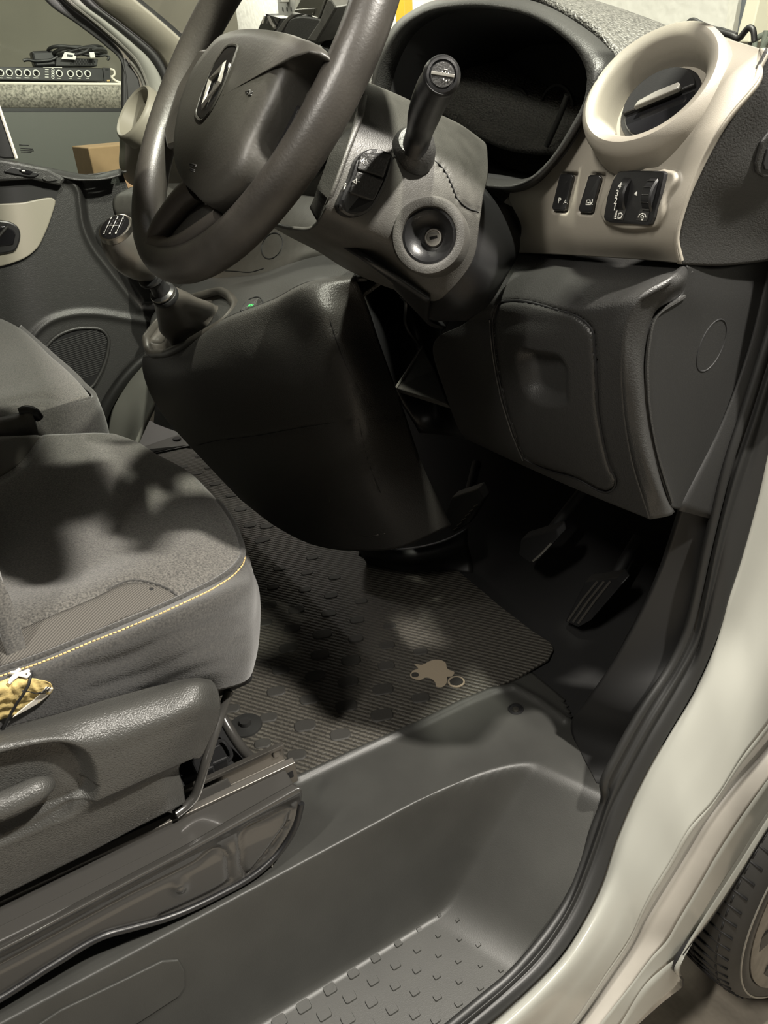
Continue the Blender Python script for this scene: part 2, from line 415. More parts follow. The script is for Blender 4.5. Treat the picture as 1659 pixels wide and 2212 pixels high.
M['screen'] = mat('dark_screen', (0.05, 0.048, 0.04), 0.18, coat=0.3)

FL = 0.62     # height of the cab floor above the garage floor
# ------------------------------------------------------------------ the garage
def quad(name, pts, m): return mesh(name, pts, [(0, 1, 2, 3)], m, smooth=False)
g = quad('floor', [V((-7, -5, 0)), V((6, -5, 0)), V((6, 6, 0)), V((-7, 6, 0))], M['concrete']); structure(g, 'brown-grey concrete garage floor under the van', 'floor')
wf = box('wall_front', (-4.22, 2.46, 1.5), (5.55, 0.12, 3.0), M['wall'], bevel=0); structure(wf, 'rough white painted wall beyond the windscreen', 'wall')
wl = box('wall_left', (-3.75, -0.9, 1.5), (0.12, 5.1, 3.0), M['olive'], bevel=0); structure(wl, 'olive grey wall behind the shelf beyond the passenger window', 'wall')

# beyond the windscreen, right of the white wall
sd = prism('sliding_door', Ay([(1575, 70, 2.46), (1585, -40, 2.46), (1640, -40, 2.46), (1612, 80, 2.46)]), (0, 0.05, 0), M['bluegrey'])
tag(sd, 'blue-grey panel between the white wall and the cream post', 'door')
cp = prism('timber_post', Ay([(1588, 90, 2.40), (1622, -40, 2.40), (1650, -40, 2.40), (1618, 92, 2.40)]), (0, 0.10, 0), M['cream'], bevel=0.004)
tag(cp, 'cream leaning post right of the white wall', 'post')
tp = patch('tarpaulin', [Ay([(1645, -40, 2.6), (1700, -40, 2.62), (1800, -40, 2.6)]), Ay([(1632, 30, 2.58), (1690, 30, 2.6), (1800, 30, 2.58)]), Ay([(1612, 160, 2.55), (1690, 160, 2.6), (1800, 160, 2.6)])], M['tarp'], thick=0.01)
tag(tp, 'creased olive tarpaulin at the far right beyond the cream post', 'tarpaulin')
hb = []
for i, (a, b, c) in enumerate([((1628, 110), (1634, 84), (1652, 74)), ((1648, 112), (1650, 90), (1656, 66)), ((1640, 116), (1655, 92), (1672, 80))]):
    t = tube('hose', A([a, b, c], y=2.3), 0.008, M['twig'], n=12); hb.append(t)
    tag(t, ['bent grey-green hose nearest the cream post', 'upright grey-green hose at the right photo edge', 'sloping grey-green hose above the dashboard corner'][i], 'hose', 'hoses hanging beyond the dashboard corner')
yp = box('yellow_case', at(872, 0, y=2.2), (0.075, 0.05, 0.17), M['yellow'], bevel=0.006)
tag(yp, 'yellow case seen past the steering wheel rim', 'case')
strokes('case_mark', yp, [[(846, 2), (852, 3), (856, -1)]], 0.002, M['black'], yp)
# galvanised shelf upright on the white wall
su = thing('shelf_upright', 'grey galvanised slotted upright on the white wall', 'shelf upright', at(618, 20, y=2.36))
prism('post', Ay([(597, -30, 2.36), (640, -30, 2.36), (636, 40, 2.36), (602, 40, 2.36)]), (0, 0.03, 0), M['galv'], su, 0.002)
box('bracket', at(612, -6, y=2.33), (0.05, 0.05, 0.055), M['galv'], su)
for k in range(3): box('slot', at(611 + 9 * k, 20, y=2.357), (0.006, 0.006, 0.02), M['void'], su, 0)
pp = thing('metal_pole', 'pale metal pole pair seen between the wheel and the holder', 'pole', at(740, 10, y=2.3))
for k in range(2): tube('pole_tube', [at(738 + 9 * k, 50, y=2.3), at(742 + 9 * k, -40, y=2.3)], 0.0075, M['steel'], pp)
wt = tube('wall_strip', [at(508, 60, y=2.38), at(490, 95, y=2.38)], 0.01, M['galv']); tag(wt, 'short grey strip on the white wall left of the airbag cover', 'strip')

# shelf with rack gear outside the passenger window
sb = thing('shelf_unit', 'long shelf with a grey carpeted front edge beyond the passenger window', 'shelf', (-3.2, 0.5, 1.2))
X = -3.15
def shp(u, v): return at(u, v, x=X)
pt = [shp(-120, 176), shp(262, 180)]
fas = gridmesh('carpet_edge', [[shp(-120, 181), shp(60, 183), shp(262, 186)], [shp(-120, 231), shp(60, 232), shp(262, 234)]], M['felt'], sb, 0.03)
prism('shelf_board', [shp(-120, 176), shp(266, 179), shp(266, 185), shp(-120, 182)], (-0.45, 0, 0), M['padding'], sb, 0.003)
prism('black_strip', [shp(-120, 230), shp(262, 233), shp(262, 242), shp(-120, 240)], (-0.05, 0, 0), M['black'], sb)
prism('back_panel', [shp(-120, 238), shp(300, 240), shp(300, 440), shp(-120, 440)], (-0.05, 0, 0), M['cabinet'], sb)
for q_ in ([(147, 210), (150, 213)], [(181, 203), (183, 205)], [(187, 203), (186, 206)]): strokes('screw', fas, [q_], 0.002, M['steel'], sb)
# rack mixer
rk = thing('rack_mixer', 'black rack mixer with a row of white ringed knobs on the shelf', 'rack mixer', shp(100, 176))
XR = -3.2
fp = prism('front_panel', A([(-60, 143), (222, 147), (226, 176), (-60, 172)], x=XR), (-0.2, 0, 0), M['black'], rk, 0.003)
ear = prism('rack_ear', A([(222, 146), (237, 147), (240, 177), (226, 177)], x=XR + .003), (-0.01, 0, 0), M['black'], rk, 0.001)
for k, (u, v) in enumerate([(-17, 157), (1, 157), (20, 157), (40, 157), (59, 157.5), (78, 158), (128, 158.5), (152, 159), (171, 159), (189, 159)]):
    kb = lathe('knob', on(fp, u, v), (1, 0, 0), [(0.006, -0.002), (0.006, 0.012), (0.004, 0.014)], M['gloss'], rk, 16)
    lathe('dial_ring', on(fp, u, v, 0.001), (1, 0, 0), [(0.0095, 0), (0.0095, 0.002), (0.0125, 0.002), (0.0125, 0)], M['white'], kb, 20, capend=False)
strokes('knob_lettering', fp, [[(u - 6, 168), (u + 5, 168.5)] for u in (1, 20, 40, 59, 78)] + [[(u - 4, 169), (u + 3, 169.4)] for u in (128, 152, 171, 189)] + [[(97, y), (105, y + .3)] for y in (150, 155.5, 161, 166.5)] + [[(93, 145.3), (134, 146)]], 0.0016, M['white'], rk)
for y in (150.5, 156, 161.5, 167): lathe('jack_ring', on(fp, 114, y, .001), (1, 0, 0), [(0.003, 0), (0.003, .002), (0.0055, .002), (0.0055, 0)], M['white'], rk, 14, capend=False)
box('screw_hole', on(ear, 231, 150, .001), (.003, .012, .006), M['void'], rk, 0); box('brass_screw', on(ear, 234, 174, .001), (.004, .012, .006), M['thread'], rk, 0.001)
# things on the mixer
psu = thing('power_adaptor', 'black power adaptor lying on the rack mixer', 'adaptor', at(90, 140, x=-3.3))
box('body', at(93, 128, x=-3.3), (.07, .085, .055), M['black'], psu, 0.008)
tube('lead', A([(50, 131), (60, 129), (75, 132), (95, 131), (112, 129), (125, 122)], x=-3.26), 0.006, M['black'], psu, n=24)
hub_ = thing('network_box', 'small black box with a honeycomb vent front on the rack mixer', 'box', at(170, 140, x=-3.27))
hbx = prism('case', A([(122, 124), (212, 127), (210, 143), (120, 143)], x=-3.25), (-0.1, 0, 0), M['dash_soft'], hub_, 0.003)
for r_ in range(3):
    for k in range(9): box('vent_hole', on(hbx, 153 + 6 * k + 3 * (r_ % 2), 129 + 4.4 * r_, .0005), (.004, .0075, .005), M['void'], hub_, 0)
lb = prism('paper_tag', A([(133, 127), (140, 112), (166, 116), (163, 129)], x=-3.22), (-.002, 0, 0), M['white']); tag(lb, 'white printed paper tag on the coiled cable', 'tag')
prism('tag_print', A([(145, 117), (158, 119), (157, 124), (144, 122)], x=-3.2195), (-.002, 0, 0), M['black'], lb)
cc = thing('coiled_cable', 'coiled black cable lying on the vented box', 'cable', at(165, 115, x=-3.26))
loops = []
for k in range(4):
    c0 = at(165, 110 + 3 * k, x=-3.27); ry, rz = 0.108 - .006 * k, 0.052
    loops += [c0 + V((math.cos(a) * rz, -math.sin(a) * ry + .01 * k, .006 + .010 * math.sin(a * 2 + k))) for a in [2 * math.pi * i / 24 for i in range(24)]]
tube('loop', loops, 0.0065, M['rubber'], cc, 8)
box('cable_tie', at(199, 119, x=-3.2), (.012, .02, .02), M['white'], cc, .002)
tube('cable_end', A([(215, 121), (230, 120), (236, 124), (232, 130)], x=-3.24), .005, M['rubber'], cc, n=14)
wr = tube('loose_wire', A([(238, 149), (246, 152), (247, 162), (240, 166)], x=-3.25) + A([(240, 166), (248, 173), (262, 178), (266, 177)], x=-3.22), .004, M['padding'], n=30); tag(wr, 'thin white wire beside the end of the mixer', 'wire')
# cardboard box
bx = thing('cardboard_box', 'brown cardboard box low beyond the passenger window', 'box', (-2.55, 0.6, 0.9))
c = at(228, 314, x=-2.5)
box('carton', (c.x - .14, c.y + .075, c.z - .21), (.28, .27, .416), M['card'], bx, .004)
box('flap_tape', (c.x - .14, c.y + .128, c.z - .21), (.285, .012, .424), M['padding'], bx, .001)
st = box('low_trolley', (-2.62, .62, (c.z - .42) / 2), (.5, .6, c.z - .421), M['galv'], bevel=.01); tag(st, 'low grey trolley carrying the cardboard box', 'trolley')

# ------------------------------------------------------------------ the van's body
van = thing('van_body', 'white van body with open driver door frame, sill, pillars and windscreen', 'van', (-0.9, 0.0, 0.0))
# white jamb and front wing edge, seven lines from the seal outwards
c0 = [(1672, 930), (1659, 985), (1642, 1064), (1621, 1147), (1595, 1237), (1574, 1300), (1562, 1345), (1533, 1424), (1496, 1502), (1442, 1593), (1393, 1679), (1356, 1757), (1331, 1819), (1298, 1918), (1261, 1992), (1215, 2063), (1162, 2120), (1108, 2170), (1040, 2228), (960, 2290)]
c1 = [(1700, 1000), (1676, 1090), (1652, 1190), (1615, 1300), (1586, 1370), (1553, 1423), (1512, 1500), (1456, 1597), (1407, 1683), (1370, 1760), (1345, 1822), (1312, 1920), (1276, 1994), (1230, 2065), (1177, 2123), (1123, 2174), (1055, 2232), (975, 2296)]
c2 = [(1790, 1330), (1720, 1470), (1659, 1564), (1607, 1630), (1537, 1737), (1492, 1786), (1446, 1865), (1413, 1918), (1389, 1964), (1364, 2021), (1306, 2108), (1240, 2207), (1150, 2310)]
c3 = [(1800, 1400), (1728, 1515), (1659, 1613), (1586, 1696), (1529, 1770), (1487, 1840), (1450, 1900), (1422, 1945), (1395, 1990), (1370, 2040), (1318, 2118), (1255, 2207), (1165, 2315)]
c4 = [(1810, 1470), (1735, 1580), (1659, 1683), (1595, 1774), (1545, 1852), (1512, 1910), (1463, 1992), (1440, 2032), (1410, 2065), (1365, 2125), (1300, 2207), (1215, 2315)]
c5 = [(1810, 1560), (1735, 1665), (1659, 1766), (1607, 1848), (1553, 1931), (1496, 2017), (1462, 2068), (1440, 2085), (1400, 2120), (1340, 2212), (1260, 2320)]
c6 = [(1815, 1590), (1740, 1690), (1659, 1790), (1595, 1894), (1533, 1988), (1483, 2050), (1459, 2084), (1474, 2122), (1473, 2134), (1463, 2141), (1380, 2212), (1280, 2320)]
def AX(pts, xa, xb): return [at(u, v, x=lerp(xa, xb, sms((v - 1690) / 480))) for u, v in pts]
cols = [AX(c0, -.034, .012), AX(c1, -.024, .022), A(c2, x=.036), A(c3, x=.030), A(c4, x=.052), A(c5, x=.060), A(c6, x=.066)]
jam = patch('door_jamb', [cols[0], cols[1], [a.lerp(b, .5) + V((.004, -.004, 0)) for a, b in zip(cr(cols[1], 30), cr(cols[2], 30))], cols[2]], M['paint'], van, 90, 28, 0.006)
wing = ribbon('wing_edge', cols[2], cols[3], M['paint'], van, 80, .004, nv=4)
wf1 = ribbon('wing_flange', cols[3], cols[4], M['paint_dull'], van, 80, .004, .002, nv=8)
wf2 = ribbon('arch_flange', cols[4], cols[5], M['paint'], van, 80, .004, -.001, nv=6)
wf3 = ribbon('arch_lip', cols[5], cols[6], M['paint'], van, 80, .006, .001, nv=5)
inn = ribbon('arch_inner', cols[6], [p + V((-.16, .05, .02)) for p in cols[6]], M['void'], van, 60, .003)
for ln, nm in (([(1348, 2085), (1380, 2062), (1415, 2052)], 'crease'), ([(1408, 1985), (1440, 1965), (1484, 1943)], 'crease')):
    tube(nm, [on(wf1, u, v, -.0012) for u, v in sp2(ln, 16)], .0012, M['paint_dull'], van, 8)
# outer sill below the step
sillp = [V((.05, y, z)) for y, z in ((.62, .30), (-1.2, .27))]
prism('sill_panel', [V((-.02, -1.3, .37)), V((.05, -1.3, .35)), V((.06, -1.3, .25)), V((-.02, -1.3, .24))], (0, 1.5, 0), M['paint'], van, .01)

# door seal between jamb and floor liner
s0 = [(1700, 590), (1659, 717), (1613, 861), (1566, 1006), (1539, 1120), (1520, 1200), (1500, 1290), (1478, 1370), (1448, 1435), (1389, 1523), (1331, 1626), (1300, 1692), (1306, 1722), (1281, 1795), (1257, 1869), (1228, 1943), (1191, 2001), (1141, 2063), (1100, 2108), (1040, 2158), (975, 2212), (880, 2290)]
s1 = [(1720, 640), (1659, 825), (1621, 945), (1585, 1050), (1566, 1115), (1545, 1205), (1527, 1295), (1508, 1382), (1459, 1473), (1405, 1564), (1347, 1671), (1314, 1737), (1294, 1795), (1265, 1877), (1236, 1947), (1195, 2017), (1154, 2071), (1100, 2124), (996, 2212), (900, 2290)]
sb0, sb1, sb2 = cr(AX(s0, -.062, -.012), 90), cr(AX(s1, -.050, -.001), 90), cr(AX(c0, -.034, .012), 90)
out = lambda p, h: p + (CAM - p).normalized() * h
seal = gridmesh('door_seal', [[out(p, -.012) for p in sb0], [out(p, .005) for p in sb0], [out(a.lerp(b, .5), -.003) for a, b in zip(sb0, sb1)], [out(a.lerp(b, .8), .004) for a, b in zip(sb0, sb1)], [out(b, .009) for b in sb1],
     [out(b.lerp(c, .12), .002) for b, c in zip(sb1, sb2)], [out(b.lerp(c, .2), -.006) for b, c in zip(sb1, sb2)], [out(b.lerp(c, .32), .001) for b, c in zip(sb1, sb2)], [out(b.lerp(c, .6), .003) for b, c in zip(sb1, sb2)], [out(b.lerp(c, .9), .003) for b, c in zip(sb1, sb2)], sb2], M['rubber'], van, .004)
tube('seal_lip', [out(p.lerp(q, .12), .0035) for p, q in zip(sb0, sb1)], .0064, M['rubber'], van, 10)
sub = seal.modifiers.new('sub', 'SUBSURF'); sub.levels = 1; sub.render_levels = 1
# A pillar trim strip beside the dash end
ribbon('pillar_foot_trim', A([(1690, 420), (1675, 520), (1657, 592), (1611, 770), (1553, 929), (1466, 1103)], x=-.068), A([(1720, 560), (1690, 640), (1659, 717), (1613, 861), (1566, 1006), (1536, 1121)], x=-.060), M['endtrim'], van, 30, .01, .002)
# kick panel and footwell
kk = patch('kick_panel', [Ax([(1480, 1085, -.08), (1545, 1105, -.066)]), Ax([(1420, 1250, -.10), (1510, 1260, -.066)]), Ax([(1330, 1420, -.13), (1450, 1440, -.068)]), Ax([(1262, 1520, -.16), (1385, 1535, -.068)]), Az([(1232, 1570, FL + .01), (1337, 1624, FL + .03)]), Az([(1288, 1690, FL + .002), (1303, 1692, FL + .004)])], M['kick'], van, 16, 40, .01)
fp_rows = [[V((x, y, z)) for x in (-1.75, -1.2, -.8, -.45, -.06)] for y, z in ((-1.2, FL - .004), (.3, FL - .004), (.72, FL - .004), (.82, FL), (.98, FL + .08), (1.12, FL + .28), (1.18, FL + .55), (1.2, FL + .9))]
def foot(k, r):
    if k < 2: return [p for p in r[:-1]] + [V((-.30, r[0].y, r[0].z))]
    if k == 2: return [p for p in r[:-1]] + [V((-.17, r[0].y, r[0].z))]
    return r
patch('floor_pan', [foot(k, r) for k, r in enumerate(fp_rows)], M['carpet'], van, 20, 40, .01)
hump = patch('floor_hump', [Az([(770, 1180, FL + .07), (860, 1185, FL + .08), (960, 1165, FL + .09), (1010, 1140, FL + .1)]), Az([(775, 1190, FL + .05), (860, 1200, FL + .07), (950, 1190, FL + .075), (1010, 1170, FL + .08)]), Az([(785, 1205, FL + .02), (860, 1222, FL + .02), (940, 1220, FL + .02), (1020, 1215, FL + .02)]), Az([(795, 1222, FL), (860, 1238, FL), (940, 1235, FL), (1020, 1240, FL)])], M['rubber'], van, 24, 16, .006)
# shell that shades the cab
ys = [(-1.2, 1.93), (-.4, 1.96), (.05, 1.93), (.30, 1.87)]
patch('roof', [[V((x, y, z + (.0 if abs(x + .88) < .6 else -.03))) for x in (-1.74, -1.4, -.88, -.36, -.06)] for y, z in ys], M['padding'], van, 20, 16, .03)
box('door_header', (-.075, -.37, 1.85), (.05, 1.36, .12), M['paint'], van, .015)
gridmesh('bulkhead', [[V((-1.78, -1.05, .5)), V((-.02, -1.05, .5))], [V((-1.78, -1.0, 1.95)), V((-.02, -1.0, 1.95))]], M['dash_soft'], van, .02)
box('a_post', (-.02, 1.13, 1.25), (.025, .46, .40), M['paint'], van, .006)
box('a_post', (-.02, .86, 1.335), (.025, .12, .24), M['paint'], van, .006)
prism('front_wing', [V((.075, .88, .74)), V((.075, .90, 1.42)), V((.06, 1.35, 1.40)), V((.04, 2.0, 1.15)), V((.04, 2.0, .75)), V((.07, 1.5, .78))], (-.012, 0, 0), M['paint'], van, .004)
dd = V((.975, -.22, 0)); dnn = V((.22, .975, 0))
dorg = V((.16, .92, 0))
prism('driver_door', [dorg + V((0, 0, .42)), dorg + dd * 1.02 + V((0, 0, .40)), dorg + dd * 1.04 + V((0, 0, 1.25)), dorg + V((0, 0, 1.36))], dnn * .11, M['paint'], van, .02)
for p_, q_ in (((0, 1.36), (.42, 1.84)), ((.42, 1.84), (.98, 1.84)), ((.98, 1.84), (1.04, 1.25))):
    tube('door_frame', [dorg + dd * p_[0] + dnn * .05 + V((0, 0, p_[1])), dorg + dd * q_[0] + dnn * .05 + V((0, 0, q_[1]))], .03, M['paint'], van, 10)
gridmesh('windscreen', [[V((-1.66, .30, 1.86)), V((-.9, .34, 1.88)), V((-.12, .30, 1.86))], [V((-1.72, .85, 1.66)), V((-.9, .93, 1.67)), V((-.06, .85, 1.66))], [V((-1.74, 1.30, 1.44)), V((-.9, 1.42, 1.44)), V((-.04, 1.30, 1.44))]], M['windscreen'], van, .005)
tube('driver_pillar', [V((-.08, .30, 1.86)), V((-.03, .85, 1.66)), V((.0, 1.25, 1.44))], .035, M['paint'], van, 10, 12)
# far side pillar, seen through the cab: black seal, white frame, black gap, beige trim
PX = -1.75
eA = A([(75, -30), (97, 0), (170, 55), (228, 100), (258, 128), (268, 160), (268, 245)], x=PX - .02)
eB = A([(112, -30), (135, 0), (200, 52), (245, 92), (265, 118), (272, 150), (280, 245)], x=PX - .02)
ribbon('window_seal', eA, eB, M['rubber'], van, 40, .012, .002)
fA = A([(112, -30), (135, 0), (200, 52), (245, 92), (275, 122), (300, 160), (318, 215)], x=PX - .012)
fB = A([(150, -30), (172, 0), (232, 48), (285, 92), (325, 130), (346, 165), (357, 210)], x=PX + .02)
fr = ribbon('a_pillar', fA, fB, M['paint'], van, 40, .02, .012, nv=10)
groove('pillar_seam', fr, [(118, -28), (150, 2), (212, 52), (262, 96), (296, 132), (316, 175), (326, 214)], M['silver'], van, .004, 30)
gA = A([(150, -30), (172, 0), (232, 48), (285, 92), (325, 130), (346, 165), (357, 210)], x=PX + .018)
gB = A([(178, -30), (200, 0), (262, 50), (310, 88), (342, 118), (362, 152), (372, 200)], x=PX + .025)
ribbon('pillar_seal', gA, gB, M['rubber'], van, 40, .012, .006)
hA = A([(178, -30), (200, 0), (262, 50), (310, 88), (342, 118), (362, 152), (372, 200)], x=PX + .03)
hB = A([(262, -30), (294, 0), (330, 30), (365, 60), (398, 90), (430, 122), (470, 170)], x=PX + .09)
ribbon('pillar_trim', hA, hB, M['beige_far'], van, 40, .02, .012, nv=10)
iB = A([(276, -30), (307, 0), (342, 29), (376, 58), (406, 86), (438, 118), (476, 166)], x=PX + .085)
ribbon('windscreen_seal', hB, iB, M['rubber'], van, 30, .01)
# far door opening: white jamb, black sill seal and grey sill trim
jw = patch('far_jamb', [Ax([(338, 690, -1.68), (330, 700, -1.63), (372, 720, -1.50)]), Ax([(311, 783, -1.72), (335, 785, -1.65), (350, 800, -1.52)]), Ax([(270, 830, -1.74), (305, 828, -1.65), (338, 857, -1.52)]), Ax([(243, 881, -1.74), (278, 890, -1.65), (314, 908, -1.50)]), Ax([(228, 960, -1.74), (262, 965, -1.65), (288, 965, -1.5)])], M['paint'], van, 24, 30, .01)
tube('jamb_seal', A([(318, 770), (300, 785), (255, 835), (228, 880), (212, 930), (205, 975)], x=-1.735), .017, M['rubber'], van, 10, 30)
stp = prism('sill_trim', Az([(306, 914, FL + .05), (318, 905, FL + .06), (395, 936, FL + .02), (414, 951, FL + .012), (410, 962, FL + .012), (325, 980, FL + .012), (280, 975, FL + .03)]), (0, 0, -.012), M['liner'], van, .004)
lathe('clip_hole', at(382, 948, z=FL + .021), (0, 0, 1), [(.014, 0), (.012, .003)], M['void'], van, 14)
prism('far_kick_panel', Ax([(335, 860, -1.5), (360, 890, -1.48), (385, 935, -1.42), (330, 915, -1.46)]), (-.02, .03, 0), M['dash'], van, .004)

# ------------------------------------------------------------------ front wheel
wh = thing('front_wheel', 'front wheel with treaded tyre and silver trim under the white wing', 'wheel', (0, 1.06, 0))
WC = V((.093, 1.095, .331)); WN = V((1, .017, .015)).normalized()
RT = .330
tprof = [(.20, -.205), (.262, -.212), (.300, -.208), (.322, -.190), (RT - .002, -.165), (RT, -.10), (RT - .002, -.030), (.320, -.010), (.309, .001), (.298, .004), (.288, .004), (.282, -.004), (.20, -.02)]
ty = lathe('tyre', WC, WN, tprof, M['tyre'], wh, 96, capend=False, angle=60)
x_, y_, n_ = axes_of(WN)
vs, fs = [], []
for k in range(72):           # shoulder sipes and block grooves
    a = 2 * math.pi * k / 72
    for pts in ([(RT - .0014, -.165, a + .035), (RT + .0004, -.10, a), (RT - .0006, -.045, a + .01), (.3215, -.0105, a + .018)],):
        p = [WC + x_ * math.cos(t) * r + y_ * math.sin(t) * r + n_ * h for r, h, t in pts]
        q, f = tube_geo(cr(p, 9), .0022, 5); b = len(vs); vs += q; fs += [tuple(i + b for i in ff) for ff in f]
    for h in (-.028,):
        p = [WC + x_ * math.cos(a + .03 + t) * (RT - .0024) + y_ * math.sin(a + .03 + t) * (RT - .0024) + n_ * h for t in (0, .025, .05)]
        q, f = tube_geo(p, .0016, 4); b = len(vs); vs += q; fs += [tuple(i + b for i in ff) for ff in f]
mesh('tread_grooves', vs, fs, M['void'], ty)
for h in (-.135, -.075): lathe('tread_channel', WC, WN, [(RT - .006, h - .004), (RT + .0008, h - .004), (RT + .0008, h + .004), (RT - .006, h + .004)], M['void'], ty, 96, capend=False)
lathe('rim_line', WC, WN, [(.3075, .0005), (.3075, .0032), (.3045, .0032), (.3045, .0015)], M['silver'], ty, 90, capend=False)
rim = lathe('wheel_trim', WC, WN, [(.284, -.01), (.284, .004), (.276, .006), (.25, .001), (.235, .003), (.225, -.012), (.19, -.016), (.165, .0), (.10, .004), (.06, .012), (.0, .012)], M['hubcap'], wh, 72)
for k in range(12):
    a = 2 * math.pi * k / 12 + .1
    p = WC + (x_ * math.cos(a) + y_ * math.sin(a)) * .250 + n_ * .001
    rd = (x_ * math.cos(a) + y_ * math.sin(a)); tg = n_.cross(rd)
    box('trim_slot', p, (.030, .045, .006), M['tyre'], rim, .004, ax=(rd, tg, n_))
lathe('hub', WC, WN, [(.19, -.18), (.19, -.02), (.0, -.02)], M['void'], wh, 40)

# ------------------------------------------------------------------ moulded step and floor liner
ln = thing('step_liner', 'dark moulded plastic door step with studded tread inside the sill', 'step liner', (-.15, 0, .4))
XW, XO = -.213, .03
def edge_bead(y): # inner ridge beside the mat
    return -.330 + .115 * sms((y - .10) / .62)
tracew = [V((p.x, p.y, 0)) for p in A([(640, 1684), (760, 1628), (900, 1566), (1000, 1517), (1060, 1492), (1110, 1484), (1168, 1516), (1222, 1556)], z=FL)]
def bead_d(x, y):
    best = 9
    for a, b in zip(tracew[:-1], tracew[1:]):
        e = b - a; t = max(0, min(1, ((x - a.x) * e.x + (y - a.y) * e.y) / e.length_squared)); best = min(best, math.hypot(x - a.x - e.x * t, y - a.y - e.y * t))
    return best
def prof(t):
    t = max(0, min(1, t))
    a, b = .08, .30; k = 1 - (a + b) / 2
    return t * t / (2 * a) / k if t < a else (t - a / 2) / k if t < 1 - b else 1 - (1 - t) ** 2 / (2 * b) / k
def liner_z(x, y):
    yf = .575 + (x + .205) * .42
    q1 = (x - XW) / .050; q2 = (yf - y) / .215
    t = 1 - math.hypot(max(1 - q1, 0), max(1 - q2, 0))
    z = FL - .215 * max(0, min(1, prof(t)))
    z += .007 * math.exp(-(bead_d(x, y) / .007) ** 2)
    if x < XW - .002: z -= 0
    return z
xs = [-.36 + i * (.36 + XO) / 89 for i in range(90)]; ys_ = [-.98 + i * 1.70 / 303 for i in range(304)]
xs = sorted(xs + [XW - .001, XW + .001, XW + .003, XW + .005, XW + .0075])
gr = [[V((x, y, liner_z(x, y))) for x in xs] for y in ys_]
lin = gridmesh('step_well', gr, M['liner'], ln, .006)
# trim away what lies under the mat or beyond the bead
me = lin.data; bm = bmesh.new(); bm.from_mesh(me)
kill = []
for f in bm.faces:
    c = f.calc_center_median()
    xb = min((abs(p.y - c.y), p.x) for p in cr(tracew[:6], 60))[1] if c.y > tracew[0].y else tracew[0].x - .0
    if c.x < xb - .012: kill.append(f)
    else:
        q = R.transposed() @ (c - CAM)
        if inpoly(CX + FPX * q.x / q.z, CY + FPX * q.y / q.z, [(a[0] * .6 + b[0] * .4, a[1] * .6 + b[1] * .4) for a, b in zip(sp2(s0, 60), sp2(s1, 60))] + [(900, 2900), (3000, 2900), (3000, 640)]): kill.append(f); continue
    if c.x >= xb - .012 and c.y > .60 and bead_d(c.x, c.y) > .012 and c.y > .70 + (c.x + .213) * -.45: kill.append(f)
bmesh.ops.delete(bm, geom=kill, context='FACES'); bm.to_mesh(me); bm.free(); regeo(lin)
lathe('screw_socket', on(lin, 1114, 1532, .0005), (0, 0, 1), [(.0135, 0), (.0125, .0015), (.011, .0015), (.009, -.004), (.0, -.004)], M['black'], ln, 24)
lathe('screw', on(lin, 1114, 1534, .0008), (0, 0, 1), [(.006, 0), (.005, .003), (0, .003)], M['steel'], ln, 16)
studs = [(769, 1100, 20), (846, 1121, 20), (682, 1161, 26), (764, 1187, 26), (854, 1204, 22), (935, 1227, 24), (593, 1222, 36), (674, 1248, 34), (765, 1270, 28), (849, 1296, 28), (944, 1316, 22), (1031, 1336, 24), (497, 1285, 44), (582, 1314, 44), (672, 1334, 38), (758, 1361, 34), (853, 1383, 30), (943, 1410, 30), (401, 1350, 50), (486, 1380, 50), (580, 1402, 44), (664, 1428, 42), (760, 1450, 38), (850, 1478, 36), (302, 1417, 58), (386, 1449, 58), (479, 1472, 52), (567, 1502, 52), (663, 1524, 46), (752, 1548, 42), (190, 1490, 64), (277, 1523, 62), (378, 1545, 60), (468, 1570, 58), (86, 1555, 66), (170, 1590, 64), (270, 1610, 62), (570, 1590, 50)]
vs, fs = [], []
def rrect(c, ex, ey, w_, h_, r_, n=5):
    o = []
    for sx, sy, a0 in ((1, 1, 0), (-1, 1, 90), (-1, -1, 180), (1, -1, 270)):
        for k in range(n + 1):
            a = math.radians(a0 + 90 * k / n); o.append(c + ex * (sx * (w_ - r_) + math.cos(a) * r_) + ey * (sy * (h_ - r_) + math.sin(a) * r_))
    return o
def studs_geo(surf, lst, ex0, ey0, kx, ky, h, rr=.5):
    vs, fs = [], []
    for u, v, wpx in lst:
        p, n = hitn(surf, u, v); d = (p - CAM).dot(fw); w_ = wpx / FPX * d / 2
        ex = (ex0 - n * ex0.dot(n)).normalized(); ey = n.cross(ex)
        a = rrect(p - n * .001, ex, ey, w_ * kx, w_ * ky, w_ * ky * rr); b = rrect(p + n * h, ex, ey, w_ * kx - .0012, w_ * ky - .0012, w_ * ky * rr - .0012)
        m, k = len(a), len(vs); vs += a + b
        fs += [(k + i, k + (i + 1) % m, k + m + (i + 1) % m, k + m + i) for i in range(m)] + [tuple(k + m + i for i in range(m))]
    return vs, fs
sc = .5063
vs, fs = studs_geo(lin, [(560 + u * sc, 1420 + v * sc, w_ * sc) for u, v, w_ in studs], V((0, 1, 0)), None, 1.0, .85, .0022)
join(lin, vs, fs, M['liner'])
groove_ = lambda nm, px, r=.0012, m='void': groove(nm, lin, px, M[m], ln, r, 30)
# raised box mark on the step riser at lower left
plate('riser_panel', lin, [(40, 2240), (130, 2180), (260, 2118), (350, 2074), (385, 2071), (398, 2095), (398, 2130), (385, 2150), (290, 2212), (200, 2270)], M['liner'], ln, .003, .002, .0015)

